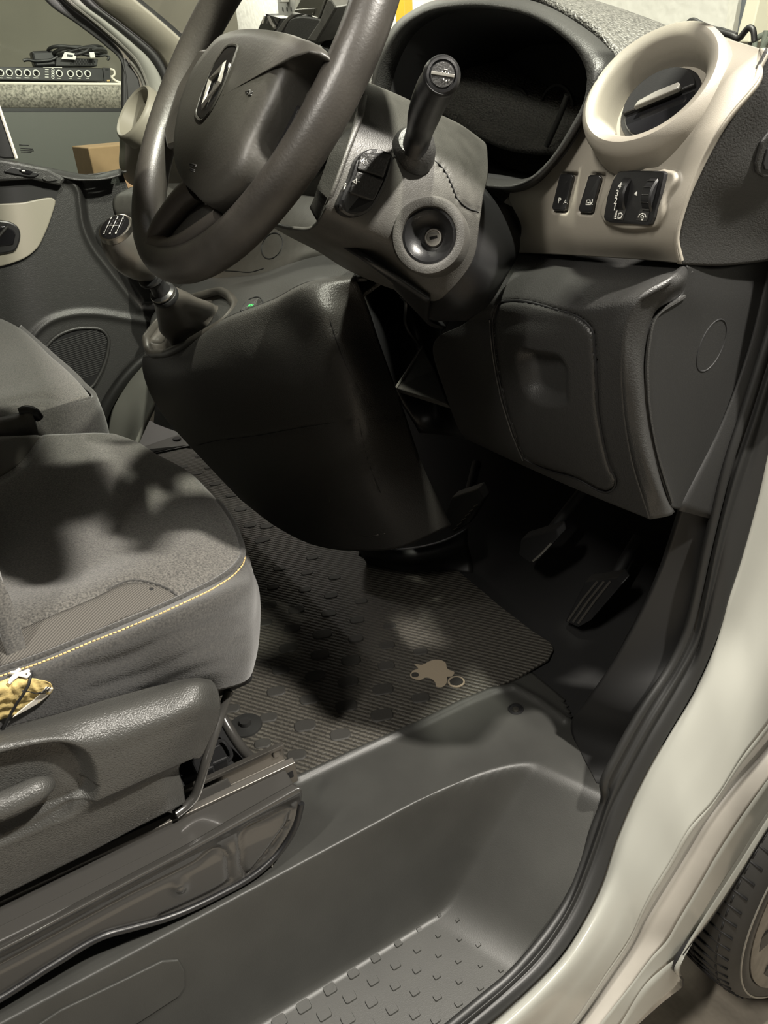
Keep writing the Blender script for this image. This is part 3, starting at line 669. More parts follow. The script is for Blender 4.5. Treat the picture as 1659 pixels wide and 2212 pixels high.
# ------------------------------------------------------------------ rubber floor mat
fm = thing('floor_mat', 'ribbed black rubber cab mat with round studs and a worn dried mud patch', 'floor mat', (-.9, .2, FL))
MZ = FL + .006
mpx = Az([(1190, 1388, MZ), (1196, 1402, MZ), (1184, 1424, MZ), (1121, 1461, MZ), (1000, 1515, MZ), (900, 1562, MZ), (760, 1622, MZ), (648, 1676, MZ)])
poly = [p for p in mpx] + [V((-.34, .1, MZ)), V((-.36, -.35, MZ)), V((-1.76, -.35, MZ)), V((-1.76, .50, MZ)), V((-1.40, .74, MZ)), V((-.98, .74, MZ))]
poly += Az([(775, 1200, MZ), (800, 1214, MZ), (840, 1223, MZ), (880, 1226, MZ), (925, 1220, MZ), (960, 1218, MZ), (980, 1224, MZ), (1080, 1308, MZ), (1150, 1362, MZ)])
base = prism('ribbed_mat', poly, (0, 0, -.006), M['mat'], fm, 0.0015)
s2 = .4581
mst = [(209, 80, 70), (180, 150, 60), (425, 228, 62), (530, 322, 62), (400, 300, 60), (270, 280, 64), (512, 408, 70), (655, 434, 66), (390, 380, 66), (240, 368, 62), (502, 492, 78), (636, 523, 76), (790, 550, 66), (225, 450, 74), (350, 474, 84), (472, 589, 100), (630, 611, 80), (777, 641, 82), (936, 670, 74), (330, 560, 84), (200, 534, 78), (312, 654, 98), (461, 685, 98), (607, 712, 100), (774, 738, 88), (276, 757, 92), (440, 784, 104), (594, 812, 106), (758, 849, 108), (910, 784, 44), (1104, 815, 74), (936, 889, 94), (254, 859, 96), (410, 897, 98), (585, 927, 112), (753, 970, 116), (218, 982, 90), (390, 1020, 112), (556, 1063, 106), (350, 1160, 100), (190, 1105, 88), (45, 940, 84)]
lst = [(480 + u * s2, 1100 + v * s2, w_ * s2 * .95) for u, v, w_ in mst]
lst += [(452, 1010, 22), (478, 1022, 22), (430, 985, 20), (395, 1008, 24), (425, 1022, 26), (405, 1040, 26), (465, 1045, 26), (500, 1070, 26), (520, 1100, 28), (470, 1090, 26), (540, 1135, 28), (570, 1165, 30), (575, 1110, 26), (560, 1080, 24)]
ey_ = V((.55, .83, 0)).normalized()
vs, fs = studs_geo(base, lst, V((.35, .94, 0)).normalized(), None, 1.0, .74, .0016, .75)
join(base, vs, fs, M['matpad'])
dirt = [(905, 730), (940, 735), (985, 715), (1030, 712), (1055, 728), (1060, 752), (1095, 772), (1085, 788), (1060, 792), (1062, 806), (1048, 834), (1008, 836), (1005, 818), (985, 800), (960, 794), (935, 806), (905, 800), (890, 782), (896, 765), (925, 752)]
dp = plate('mud_stain', base, sp2([(480 + u * s2, 1100 + v * s2) for u, v in dirt], 60, True), M['dirt'], base, .0008, .0006, 0)
for u, v, w_ in ((910, 784, 44), (1104, 815, 74)):
    pp_ = [(480 + (u + math.cos(a) * w_ * .55) * s2, 1100 + (v + math.sin(a) * w_ * .36) * s2) for a in [i * math.pi / 10 for i in range(20)]]
    plate('mud_ring', base, pp_, M['dirt'], base, .0012, .0006, 0); plate('stud_top', base, [(480 + u * s2 + (a - 480 - u * s2) * .72, 1100 + v * s2 + (b - 1100 - v * s2) * .72) for a, b in pp_], M['matpad'], base, .0022, .0006, 0)
bt = lathe('fixing_button', at(531, 1568, z=MZ), (0, 0, 1), [(.028, 0), (.027, .003), (.010, .005), (.009, .012), (.0, .012)], M['rubber'], fm, 30)

# ------------------------------------------------------------------ pedals
def pedal(name, label, outline, arm, y, m, ridges, ridge_m):
    t = thing(name, label, 'pedal', at(outline[0][0], outline[0][1], y=y))
    pd = prism('pad', [at(u, v, y=y) + V((0, (v - outline[0][1]) * -.0004, 0)) for u, v in outline], (0, .02, .012), m, t, .003)
    tube('arm', [at(arm[0], arm[1], y=y + .03), at(arm[2], arm[3], y=y + .10)], .011, M['void'], t)
    for r_ in ridges: tube('ridge', [at(u, v, y=y - .001) + V((0, (v - outline[0][1]) * -.0004, 0)) for u, v in r_], .0022, ridge_m, pd, 6)
    return t
pedal('clutch_pedal', 'black clutch pedal beside the foot of the centre console', [(975, 1075), (1025, 1058), (1045, 1080), (1030, 1125), (1003, 1143), (970, 1120)], (1010, 1080, 1030, 1000), .86, M['rubber'], [[(1000 + 6 * k, 1138 - 9 * k), (1008 + 6 * k, 1133 - 9 * k)] for k in range(6)], M['rail'])
pedal('brake_pedal', 'brake pedal with bright worn edge in the dark footwell', [(1125, 1165), (1195, 1145), (1205, 1162), (1175, 1206), (1160, 1210), (1130, 1195)], (1180, 1160, 1260, 1060), .84, M['void'], [[(1166, 1206), (1178, 1194), (1194, 1172)]], M['chrome'])
pedal('accelerator_pedal', 'long grooved accelerator pedal low at the right of the footwell', [(1262, 1258), (1330, 1250), (1345, 1262), (1300, 1330), (1278, 1342), (1245, 1332)], (1320, 1260, 1380, 1160), .87, M['black'], [[(1252 + 12 * k, 1330 + 2 * k), (1270 + 14 * k, 1290), (1290 + 14 * k, 1256)] for k in range(3)], M['rail'])

# ------------------------------------------------------------------ dashboard
da = thing('dashboard', 'dark plastic dashboard with beige vent panel, instrument hood and centre console', 'dashboard', (-.9, .75, .62))
# knee panel under the driver's switches
kn = patch('knee_panel', [
    Ay([(1108, 546, .655), (1230, 551, .66), (1350, 558, .66), (1482, 571, .66)]),
    Ay([(1070, 600, .605), (1190, 606, .605), (1320, 614, .605), (1440, 606, .61)]),
    Ay([(1050, 650, .582), (1180, 656, .58), (1300, 662, .578), (1378, 648, .585)]),
    Ay([(1012, 692, .592), (1130, 700, .578), (1260, 706, .575), (1356, 690, .58)]),
    Ay([(935, 762, .612), (1080, 790, .59), (1240, 790, .578), (1345, 770, .58)]),
    Ay([(962, 850, .63), (1100, 890, .60), (1245, 895, .588), (1346, 860, .588)]),
    Ay([(985, 915, .66), (1120, 975, .63), (1262, 1000, .61), (1362, 978, .602)]),
    Ay([(1003, 946, .70), (1135, 1008, .67), (1290, 1076, .645), (1404, 1122, .632)])], M['dash'], da, 130, 130, .006)
lidp = sp2([(1066, 690), (1067, 727), (1086, 847), (1110, 929), (1135, 990), (1160, 1004), (1240, 1030), (1322, 1056), (1327, 1050), (1313, 1000), (1293, 905), (1284, 761), (1277, 712), (1255, 690), (1197, 668), (1110, 651), (1080, 655)], 90, True)
rec = sp2([(1115, 760), (1122, 751), (1159, 754), (1215, 768), (1229, 790), (1233, 840), (1231, 872), (1197, 880), (1150, 866), (1133, 850), (1120, 810)], 60, True)
def knf(u, v):
    h = 0
    if 1040 < u < 1350 and 630 < v < 1075:
        d = dline(u, v, lidp, True); h -= .0035 * math.exp(-(d / 4.0) ** 2)
        if inpoly(u, v, lidp): h += .0012
        if 1100 < u < 1245 and 740 < v < 890 and inpoly(u, v, rec):
            d = dline(u, v, rec, True); h -= .016 * sms(d / 26) * (0.5 + .5 * sms((1240 - u) / 90))
    return h
push(kn, knf)
lid = splitoff(kn, lidp, 'storage_lid', M['dash'], da)
groove('lid_gap', kn, [(u + (u - 1190) * .012, v + (v - 850) * .008) for u, v in lidp], M['void'], da, .0013, 150, .0003, True)
groove('lid_edge', lid, [(1059, 690), (1061, 727), (1080, 847), (1104, 929), (1130, 993)], M['dash_soft'], lid, .0012, 40, .001)
# side return of the knee panel and the end panel beside the door
rid = [(1482, 571), (1440, 606), (1378, 648), (1356, 690), (1345, 770), (1346, 860), (1362, 978), (1404, 1122)]
l2 = [(1490, 585), (1476, 631), (1409, 684), (1397, 737), (1395, 857), (1414, 977), (1447, 1088), (1458, 1106)]
ry = [.66, .61, .585, .58, .58, .588, .602, .632]
side = patch('knee_side', [[at(u, v, y=y) for (u, v), y in zip(rid, ry)], [at(u, v, y=y + .012) + V((.003, 0, 0)) for (u, v), y in zip([((a[0] * .6 + b[0] * .4), (a[1] * .6 + b[1] * .4)) for a, b in zip(rid, l2)], ry)], Ax([(u, v, -.060) for u, v in l2])], M['dash'], da, 60, 14, .004)
epx = [[(1484, 571), (1540, 577), (1600, 570), (1670, 555)], [(1476, 631), (1540, 640), (1610, 645), (1668, 640)], [(1409, 690), (1480, 705), (1560, 730), (1632, 740)], [(1397, 760), (1450, 790), (1530, 820), (1600, 810)], [(1396, 870), (1440, 900), (1500, 920), (1556, 925)], [(1416, 985), (1440, 1000), (1480, 1010), (1514, 1010)], [(1452, 1095), (1458, 1098), (1464, 1100), (1472, 1102)]]
ep = patch('end_panel', [Ax([(u, v, -.058 - .004 * i) for i, (u, v) in enumerate(r)]) for r in epx], M['endtrim'], da, 60, 80, .004)
groove('end_panel_edge', ep, [(1478, 640), (1413, 688), (1401, 740), (1399, 857), (1418, 977), (1450, 1085)], M['dash_soft'], da, .0022, 40, .0006)
cap = [(1548 - 0 + 37 * math.cos(a) * 1.0 + 12 * math.sin(a) * 0, 745 + 0) for a in (0,)]
cov = [(1537 + 44 * math.cos(a) * .62 - 62 * math.sin(a) * .38 * -1 * .0 + 17 * math.sin(a), 746 - 56 * math.sin(a) - 6 * math.cos(a)) for a in [2 * math.pi * i / 36 for i in range(36)]]
groove('round_cover', ep, cov, M['void'], da, .0009, 60, 0, True)
# centre console
TY = [.33, .36, .40, .44, .47, .52]
T = [(308, 772), (405, 748), (500, 692), (592, 656), (690, 614), (770, 604)]
con = patch('console_front', [
    [at(u, v, y=y + .012) for (u, v), y in zip([(312, 764), (400, 741), (495, 684), (588, 648), (686, 604), (770, 590)], TY)],
    [at(u, v, y=y) for (u, v), y in zip(T, TY)],
    Ay([(308, 800, .332), (415, 790, .352), (512, 745, .395), (602, 705, .438), (704, 660, .466), (790, 650, .54)]),
    Ay([(322, 845, .345), (430, 860, .362), (535, 830, .40), (630, 790, .438), (732, 750, .472), (820, 740, .58)]),
    Ay([(356, 902, .38), (440, 954, .40), (560, 938, .425), (660, 922, .452), (775, 906, .485), (870, 880, .62)]),
    Ay([(430, 985, .45), (500, 1045, .465), (600, 1050, .485), (690, 1050, .508), (795, 1040, .54), (915, 1010, .66)]),
    Ay([(520, 1080, .50), (600, 1140, .515), (680, 1178, .535), (780, 1190, .57), (865, 1182, .61), (975, 1135, .70)])], M['console'], da, 90, 110, .006)
seams = [sp2([(428, 962), (450, 956), (560, 940), (660, 922), (790, 905), (870, 900)], 40), sp2([(775, 908), (786, 960), (800, 1010), (822, 1065)], 20), sp2([(712, 690), (735, 760), (775, 840), (805, 880)], 30)]
push(con, lambda u, v: -.003 * math.exp(-(min(dline(u, v, s) for s in seams) / 3.0) ** 2))
groove('console_seam', con, seams[0], M['void'], da, .0012, 50, -.001)
groove('panel_seam', con, seams[1], M['void'], da, .0008, 20, -.0005)
groove('trim_seam', con, seams[2], M['void'], da, .0008, 24, -.0005)
strokes('scuff', con, [[(782, 1157), (800, 1158), (818, 1155)], [(822, 1154), (832, 1152)], [(711, 1077), (713, 1085)], [(806, 1035), (818, 1062)]], .0006, M['rail'], da)
# console top and lower centre of the dashboard
ctop = patch('console_top', [
    [at(u, v, y=y + .012) for (u, v), y in zip([(312, 764), (400, 741), (495, 684), (588, 648), (686, 604), (790, 600)], TY)],
    Ay([(322, 712, .40), (395, 690, .43), (480, 650, .46), (575, 620, .49), (670, 585, .52), (800, 575, .55)]),
    Ay([(345, 660, .47), (410, 635, .50), (480, 620, .53), (570, 602, .55), (655, 572, .58), (800, 555, .60)]),
    Ay([(380, 625, .52), (430, 612, .55), (490, 606, .57), (560, 596, .59), (640, 565, .62), (800, 535, .64)]),
    Ay([(400, 610, .56), (440, 603, .58), (500, 598, .60), (556, 590, .615), (630, 560, .645), (800, 520, .66)])], M['dash_soft'], da, 60, 50, .006)
cst = patch('centre_stack', [
    Ay([(360, 470, .74), (440, 440, .72), (540, 420, .72), (640, 420, .72), (720, 430, .72), (840, 440, .72)]),
    Ay([(390, 540, .70), (450, 520, .68), (540, 500, .67), (640, 480, .67), (720, 480, .68), (850, 480, .69)]),
    Ay([(405, 590, .66), (455, 580, .64), (540, 562, .635), (640, 535, .64), (700, 520, .65), (850, 530, .67)]),
    Ay([(420, 616, .62), (470, 610, .60), (540, 605, .60), (600, 585, .61), (660, 550, .625), (840, 560, .66)]),
    Ay([(430, 626, .60), (475, 622, .585), (530, 618, .585), (590, 600, .60), (650, 565, .62), (840, 590, .65)])], M['shroud'], da, 60, 50, .006)
rb = [(588 + 22 * math.cos(a) * 1.0 + 6 * math.sin(a), 531 - 28 * math.sin(a) - 0) for a in [2 * math.pi * i / 32 for i in range(32)]]
groove('round_blank', cst, rb, M['void'], da, .0014, 40, 0, True)
groove('stack_seam', cst, [(486, 585), (510, 586), (540, 588), (570, 580)], M['void'], da, .0012, 20)
kb2 = patch('grained_bridge', [Ay([(742, 540, .63), (800, 585, .60), (830, 600, .59)]), Ay([(722, 566, .61), (770, 602, .585), (806, 618, .575)]), Ay([(700, 592, .60), (742, 616, .57), (778, 638, .56)])], M['pad'], da, 20, 16, .006)
# dark web under the column and its open tray
patch('under_column_web', [Ay([(740, 560, .72), (860, 600, .74), (1000, 640, .72)]), Ay([(790, 650, .66), (880, 690, .74), (960, 700, .68)]), Ay([(800, 690, .62), (905, 755, .74), (950, 770, .67)]), Ay([(860, 850, .66), (915, 800, .74), (975, 860, .68)]), Ay([(905, 935, .70), (960, 940, .72), (1010, 950, .70)])], M['black'], da, 24, 24, .005)
prism('tray_floor', Ay([(853, 838, .645), (911, 747, .72), (940, 800, .70), (966, 873, .655)]), (0, .01, -.012), M['shroud'], da, .002)
tube('tray_edge', Ay([(855, 838, .643), (885, 792, .68), (912, 748, .718)]), .0022, M['silver'], da, 6)
tube('web_edge', Ay([(795, 672, .60), (812, 730, .61), (832, 790, .625), (854, 838, .643)]), .0016, M['shroud'], da, 6, 16)
tube('hanging_clip', Ay([(866, 640, .66), (873, 645, .66), (876, 700, .67), (905, 745, .70)]), .003, M['black'], da, 6, 16)
# wide dash top that runs across to the far side
DP = [(.70, 1.545), (.78, 1.585), (.95, 1.585), (1.30, 1.46)]
patch('dash_top', [[V((x, y + (.0 if x > -1.4 else -.02), z - (.075 if x > -.5 else .02 if x > -.7 else 0) - (.02 if x < -1.6 else 0))) for x in (-1.66, -1.4, -1.1, -.85, -.6, -.4, -.2, -.06)] for y, z in DP], M['pad'], da, 60, 24, .01)
gridmesh('side_light_block', [[V((-.25, .80, 1.49)), V((.0, .80, 1.47))], [V((-.25, 1.34, 1.45)), V((.0, 1.34, 1.44))]], M['dash_soft'], da, .01)  # unseen sheet added to stop light leaking past the dash end
patch('dash_face', [[V((x, y, z)) for x in (-1.62, -1.3, -1.05, -.85, -.6)] for y, z in ((.72, 1.545), (.70, 1.48), (.73, 1.36), (.72, 1.30))], M['shroud'], da, 30, 20, .006)
pad = patch('hood_pad', [Ay([(1030, -60, .69), (1130, -30, .69), (1216, 12, .69), (1300, 70, .69), (1345, 128, .69), (1400, 190, .69)]), Ay([(1060, -80, .735), (1150, -45, .735), (1240, -6, .735), (1330, 42, .735), (1400, 95, .735), (1470, 140, .735)]), Ay([(1090, -70, .79), (1170, -40, .79), (1260, -8, .79), (1370, 28, .79), (1480, 73, .79), (1560, 120, .79)])], M['pad'], da, 50, 30, .01)
# instrument hood
outer = [(790, 262), (800, 190), (812, 130), (845, 62), (905, 14), (985, -8), (1080, -10), (1170, 8), (1245, 48), (1310, 100), (1338, 140), (1300, 205), (1262, 270), (1215, 340), (1165, 395), (1120, 415), (1070, 412), (1000, 400), (900, 380), (820, 330)]
inner = [(806, 262), (813, 190), (830, 130), (862, 72), (915, 32), (985, 16), (1075, 18), (1150, 38), (1215, 80), (1256, 128), (1268, 165), (1262, 215), (1232, 275), (1192, 338), (1150, 380), (1110, 398), (1070, 400), (1000, 388), (905, 368), (832, 320)]
def hy(v): return .60 + .00012 * (400 - v)
n_h = 96
po = cr([at(u, v, y=hy(v) + .035) for u, v in outer], n_h, True); pm = cr([at(u * .35 + a * .65, v * .35 + b * .65, y=hy(v) + .004) for (u, v), (a, b) in zip(outer, inner)], n_h, True)
pi_ = cr([at(u, v, y=hy(v) + .006) for u, v in inner], n_h, True)
cen = sum(pi_, V((0, 0, 0))) / n_h
dpv = V((-.02, .16, -.03))
rings = [po, pm, pi_, [p.lerp(cen, .04) + V((0, .02, 0)) for p in pi_]]
rings = [r + [r[0]] for r in rings]
gridmesh('hood_rim', rings, M['dash_soft'], da, .003)
dk = [p.lerp(cen, .04) + V((0, .02, 0)) for p in pi_]; dk += [dk[0]]
dk2 = [p.lerp(cen, .10) + dpv for p in dk]
gridmesh('hood_throat', [dk, [a.lerp(b, .5) for a, b in zip(dk, dk2)], dk2], M['void'], da, .003)
mesh('instrument_face', dk2[:-1], [tuple(range(n_h))], M['void'], da, smooth=False)
ib = [cen + dpv * .9 + V((x, 0, z)) for x, z in ((-.1, .0), (.07, .0))]
for k, (cx_, r_) in enumerate(((-.055, .035), (.03, .035))):
    lathe('dial_ring', cen + dpv * .93 + V((cx_, 0, .0)), (0, -1, 0), [(r_, 0), (r_, .004), (r_ - .003, .004), (r_ - .003, 0)], M['void'], da, 40, capend=False)
tube('throat_highlight', [at(u, v, y=.69) for u, v in ((1226, 205), (1205, 260), (1180, 315))], .0035, M['dash_soft'], da, 8, 12)
# beige switch and vent panel
BY = [
    [(1335, 128, .70), (1400, 92, .705), (1480, 70, .71), (1560, 82, .705), (1640, 104, .69)],
    [(1288, 196, .665), (1385, 190, .66), (1480, 182, .66), (1570, 178, .655), (1640, 170, .66)],
    [(1236, 290, .645), (1340, 292, .638), (1430, 292, .636), (1508, 286, .634), (1566, 262, .636)],
    [(1162, 376, .638), (1270, 384, .628), (1370, 388, .624), (1450, 386, .624), (1512, 362, .628)],
    [(1100, 426, .64), (1220, 448, .624), (1330, 458, .618), (1430, 458, .616), (1479, 446, .622)],
    [(1126, 490, .64), (1222, 508, .626), (1325, 516, .622), (1412, 518, .618), (1462, 512, .622)],
    [(1115, 546, .648), (1222, 551, .64), (1322, 557, .638), (1410, 563, .636), (1470, 569, .636)]]
be = patch('switch_panel', [Ay(r) for r in BY], M['beige'], da, 150, 170, .005)
podp = sp2([(1308, 480), (1300, 466), (1316, 410), (1336, 372), (1352, 364), (1440, 364), (1470, 372), (1474, 384), (1450, 430), (1440, 470), (1426, 492), (1400, 498), (1330, 492)], 70, True)
sw1 = [(1196, 462), (1190, 456), (1212, 372), (1218, 369), (1246, 370), (1249, 375), (1229, 458), (1224, 464)]
sw2 = [(1252, 465), (1246, 459), (1274, 375), (1279, 370), (1306, 371), (1309, 377), (1285, 462), (1280, 468)]
step_ = [(1270, 205), (1235, 280), (1196, 360), (1172, 420), (1156, 470), (1150, 520), (1148, 550)]
def bef(u, v):
    h = 0
    if 1290 < u < 1485 and 355 < v < 506 and inpoly(u, v, podp): h += .006 * sms(dline(u, v, podp, True) / 9)
    for s in (sw1, sw2):
        if inpoly(u, v, s): h -= .007 * sms(dline(u, v, s, True) / 5)
    if v < 250: h += 0
    return h
push(be, bef)
stub = prism('panel_tongue', Ay([(1084, 438, .642), (1096, 424, .642), (1135, 440, .640), (1142, 452, .640), (1132, 475, .642), (1124, 470, .642), (1118, 455, .642)]), (0, .03, 0), M['beige'], da, .003)
for nm, s, ic in (('parking_sensor_switch', sw1, 'P'), ('traction_switch', sw2, 'T')):
    cx_ = sum(p[0] for p in s) / 8; cy_ = sum(p[1] for p in s) / 8
    q = [(cx_ + (u - cx_) * .78, cy_ + 2 + (v - cy_) * .84) for u, v in s]
    b_ = plate(nm, be, q, M['black'], da, .007, .001, .0012)
    ox, oy = cx_ - 7, cy_ + 18
    if ic == 'P':
        text_on('letter', 'P', b_, ox - 4, oy, ox + 10, oy + .6, 12, M['white'], b_)
        strokes('sensor_mark', b_, [[(ox + 4, oy + 6), (ox + 12, oy + 6.5), (ox + 9, oy - 2), (ox + 5, oy + 6)], [(ox + 7, oy + 4), (ox + 10, oy + 4)]], .0005, M['white'], b_)
        lathe('indicator', on(b_, cx_ + 3, cy_ - 22, .0004), hitn(b_, cx_ + 3, cy_ - 22)[1], [(.0012, 0), (.0012, .0003), (0, .0003)], M['void'], b_, 10)
    else:
        strokes('traction_mark', b_, [[(ox - 5, oy + 6), (ox - 2, oy - 4), (ox + 4, oy - 4), (ox + 5, oy + 6), (ox - 5, oy + 6)], [(ox - 2, oy + 2), (ox + 3, oy + 2)], [(ox + 9, oy - 6), (ox + 9, oy + 2)], [(ox + 9, oy + 5), (ox + 9, oy + 6)], [(ox + 6, oy + 6), (ox + 7, oy + 1)]], .0006, M['white'], b_, .0011)
# headlamp level and dimmer unit
hu = plate('lamp_control', be, [(1313, 476), (1310, 470), (1318, 425), (1330, 390), (1342, 372), (1352, 369), (1438, 370), (1443, 374), (1432, 420), (1418, 470), (1412, 485), (1405, 487), (1322, 481)], M['black'], da, .0045, .004, .0012)
for nm, u, v in (('level_wheel', 1347, 420), ('dimmer_wheel', 1405, 422)):
    p, n = hitn(hu, u, v); d1 = (on(hu, u + 12, v + .5) - p).normalized(); upv = n.cross(d1).normalized()
    lathe(nm, p - n * .0125, d1, [(.0, -.0062), (.018, -.0062), (.0195, -.0045), (.0195, .0045), (.018, .0062), (.0, .0062)], M['black'], hu, 40, angle=30)
    for k in range(7 if nm[0] == 'd' else 0):
        a = .35 * (k - 3); tube('wheel_rib', [p - n * .012 + (n * math.cos(a) + upv * math.sin(a)) * .0196 + d1 * s for s in (-.0045, .0045)], .0005, M['dash_soft'], hu, 5)
for t_, u, v in (('4', 1353, 404), ('3', 1347, 420), ('2', 1344, 436), ('1', 1342, 450)): text_on('numeral', t_, hu, u, v, u + 8, v + .6, 14, M['white'], hu, .0088)
strokes('pointer', hu, [[(1372, 419), (1376, 415), (1376, 422), (1372, 419)], [(1373, 419), (1376, 418.5)]], .0008, M['white'], hu)
for q in ([(1323, 474), (1333, 449), (1353, 452), (1346, 476)], [(1374, 476), (1384, 452), (1404, 455), (1398, 479)]): plate('icon_window', hu, q, M['dash_soft'], hu, .0006, .0005, .0002)
strokes('lamp_icon', hu, [[(1336, 471), (1339, 461), (1343, 460), (1346, 464), (1343, 471), (1338, 472), (1336, 471)], [(1331, 461), (1335, 460)], [(1330, 465), (1334, 464)], [(1329, 469), (1333, 468)], [(1329, 473), (1333, 472)], [(1333, 457), (1336, 456)]], .0006, M['white'], hu, .0010)
strokes('dimmer_icon', hu, [[(1380, 470), (1383, 464), (1389, 461), (1395, 463), (1397, 470)], [(1387, 472), (1386, 468), (1389, 465), (1392, 468), (1390, 473)], [(1387, 475), (1390, 475.5)]], .0006, M['white'], hu, .0010)
# driver's round vent
cut(be, sp2([(1296, 272), (1296, 215), (1330, 150), (1390, 100), (1452, 78), (1510, 84), (1545, 118), (1540, 165), (1505, 225), (1455, 275), (1395, 308), (1335, 308)], 60, True))
vc, vn = V((-.112, .640, 1.539)), V((.117, -.738, .664))
vt = lathe('vent_ring', vc, vn, [(.0715, -.040), (.0712, -.012), (.069, -.003), (.0635, .0015), (.0575, .0005), (.0525, -.005), (.0488, -.018), (.046, -.034), (.0, -.034)], M['beige'], da, 80, capend=False)
lathe('vent_bowl', vc, vn, [(.0395, -.0335), (.0395, -.028), (.037, -.0265), (.0, -.0265)], M['black'], vt, 50)
vx, vy, vz = axes_of(vn)
ang = math.radians(24); v1 = vx * math.cos(ang) + vy * math.sin(ang); v2 = vz.cross(v1)
fl = prism('vent_flap', [vc - vz * .027 + v1 * (math.cos(a) * .0355) + v2 * (math.sin(a) * .0355) for a in [math.pi * i / 20 for i in range(21)]], vz * .006, M['black'], vt, .0015)
fl2 = prism('vent_flap', [vc - vz * .029 + v1 * (math.cos(a) * .0345) + v2 * (math.sin(a) * .0345 - .003) for a in [math.pi + math.pi * i / 20 for i in range(21)]], vz * .004, M['gloss'], vt, .0015)
prism('vent_tab', [vc - vz * .021 + v1 * a + v2 * b for a, b in ((-.021, -.004), (-.017, .0015), (.0, .0045), (.022, .0045), (.024, .001), (.022, -.003))], vz * .006, M['silver'], vt, .0012)
# dark right end of the dashboard with the side demister slot
en = patch('end_cheek', [Ax([(1662, 104, -.012), (1700, 112, -.01), (1760, 130, -.01)]), Ax([(1612, 195, -.02), (1670, 200, -.012), (1760, 210, -.012)]), Ax([(1560, 285, -.03), (1640, 290, -.02), (1760, 300, -.02)]), Ax([(1508, 380, -.042), (1600, 385, -.03), (1750, 390, -.03)]), Ax([(1478, 455, -.05), (1580, 465, -.045), (1720, 470, -.04)]), Ax([(1464, 520, -.056), (1570, 520, -.052), (1700, 520, -.05)]), Ax([(1470, 572, -.058), (1560, 574, -.056), (1690, 560, -.054)])], M['dash_soft'], da, 30, 60, .004)
cheek = patch('panel_edge', [Ay([(1640, 104, .69), (1640, 170, .66), (1566, 262, .636), (1512, 362, .628), (1479, 446, .622), (1462, 512, .622), (1470, 569, .636)]), Ax([(1662, 104, -.012), (1625, 172, -.018), (1572, 268, -.028), (1518, 366, -.04), (1484, 448, -.05), (1468, 514, -.056), (1474, 570, -.058)])], M['beige'], da, 40, 6, .003)
plate('demister_slot', en, [(1640, 305), (1628, 352), (1630, 372), (1645, 382), (1690, 384), (1690, 270), (1658, 282)], M['dash'], da, .0035, .001, .002)
plate('demister_gap', en, [(1650, 320), (1642, 352), (1646, 364), (1690, 368), (1690, 290), (1662, 300)], M['void'], da, .0042, .001, .0006)
# far vent pod, grey lower pod and door-side infill
vlc, vln = V((-1.705, .560, 1.540)), V((.138, -.774, .618))
pod = patch('far_vent_pod', [Ay([(296, 205, .60), (318, 203, .61), (352, 198, .63), (420, 195, .65)]), Ay([(268, 262, .57), (300, 265, .575), (345, 262, .60), (420, 260, .62)]), Ay([(258, 325, .585), (285, 330, .57), (335, 335, .59), (420, 330, .61)]), Ay([(258, 360, .60), (280, 370, .585), (325, 375, .60), (420, 370, .62)]), Ay([(270, 388, .63), (285, 400, .615), (325, 405, .62), (420, 400, .64)])], M['beige_far'], da, 40, 40, .006)
lathe('far_vent_ring', vlc, vln, [(.074, -.035), (.073, .0), (.070, .006), (.066, .008), (.061, .004), (.057, -.02), (.052, -.05), (.0, -.05)], M['beige_far'], da, 60, capend=False)
patch('far_lower_pod', [Ax([(282, 404, -1.70), (320, 398, -1.66), (420, 395, -1.55)]), Ax([(244, 430, -1.69), (300, 428, -1.62), (420, 425, -1.50)]), Ax([(244, 452, -1.685), (300, 455, -1.62), (420, 450, -1.50)]), Ax([(258, 486, -1.70), (300, 492, -1.64), (420, 490, -1.54)])], M['shroud'], da, 24, 24, .006)
patch('far_glovebox', [Ax([(262, 478, -1.70), (320, 485, -1.66), (420, 480, -1.56)]), Ax([(300, 560, -1.66), (360, 565, -1.6), (440, 560, -1.5)]), Ax([(330, 640, -1.6), (370, 650, -1.54), (440, 640, -1.45)])], M['dash_soft'], da, 20, 20, .006)
# eco button
eb = plate('eco_button', ctop, [(521, 671), (536, 651), (561, 646), (566, 652), (550, 672), (533, 675)], M['dash_soft'], da, .0025, .001, .0008)
groove('button_gap', ctop, [(520, 671), (536, 649), (562, 644), (568, 652), (551, 674), (532, 677), (520, 671)], M['void'], da, .0013, 40, .0002)
text_on('eco_print', 'ECO', eb, 543, 662, 554, 661.0, 8, M['green'], eb, .0022)

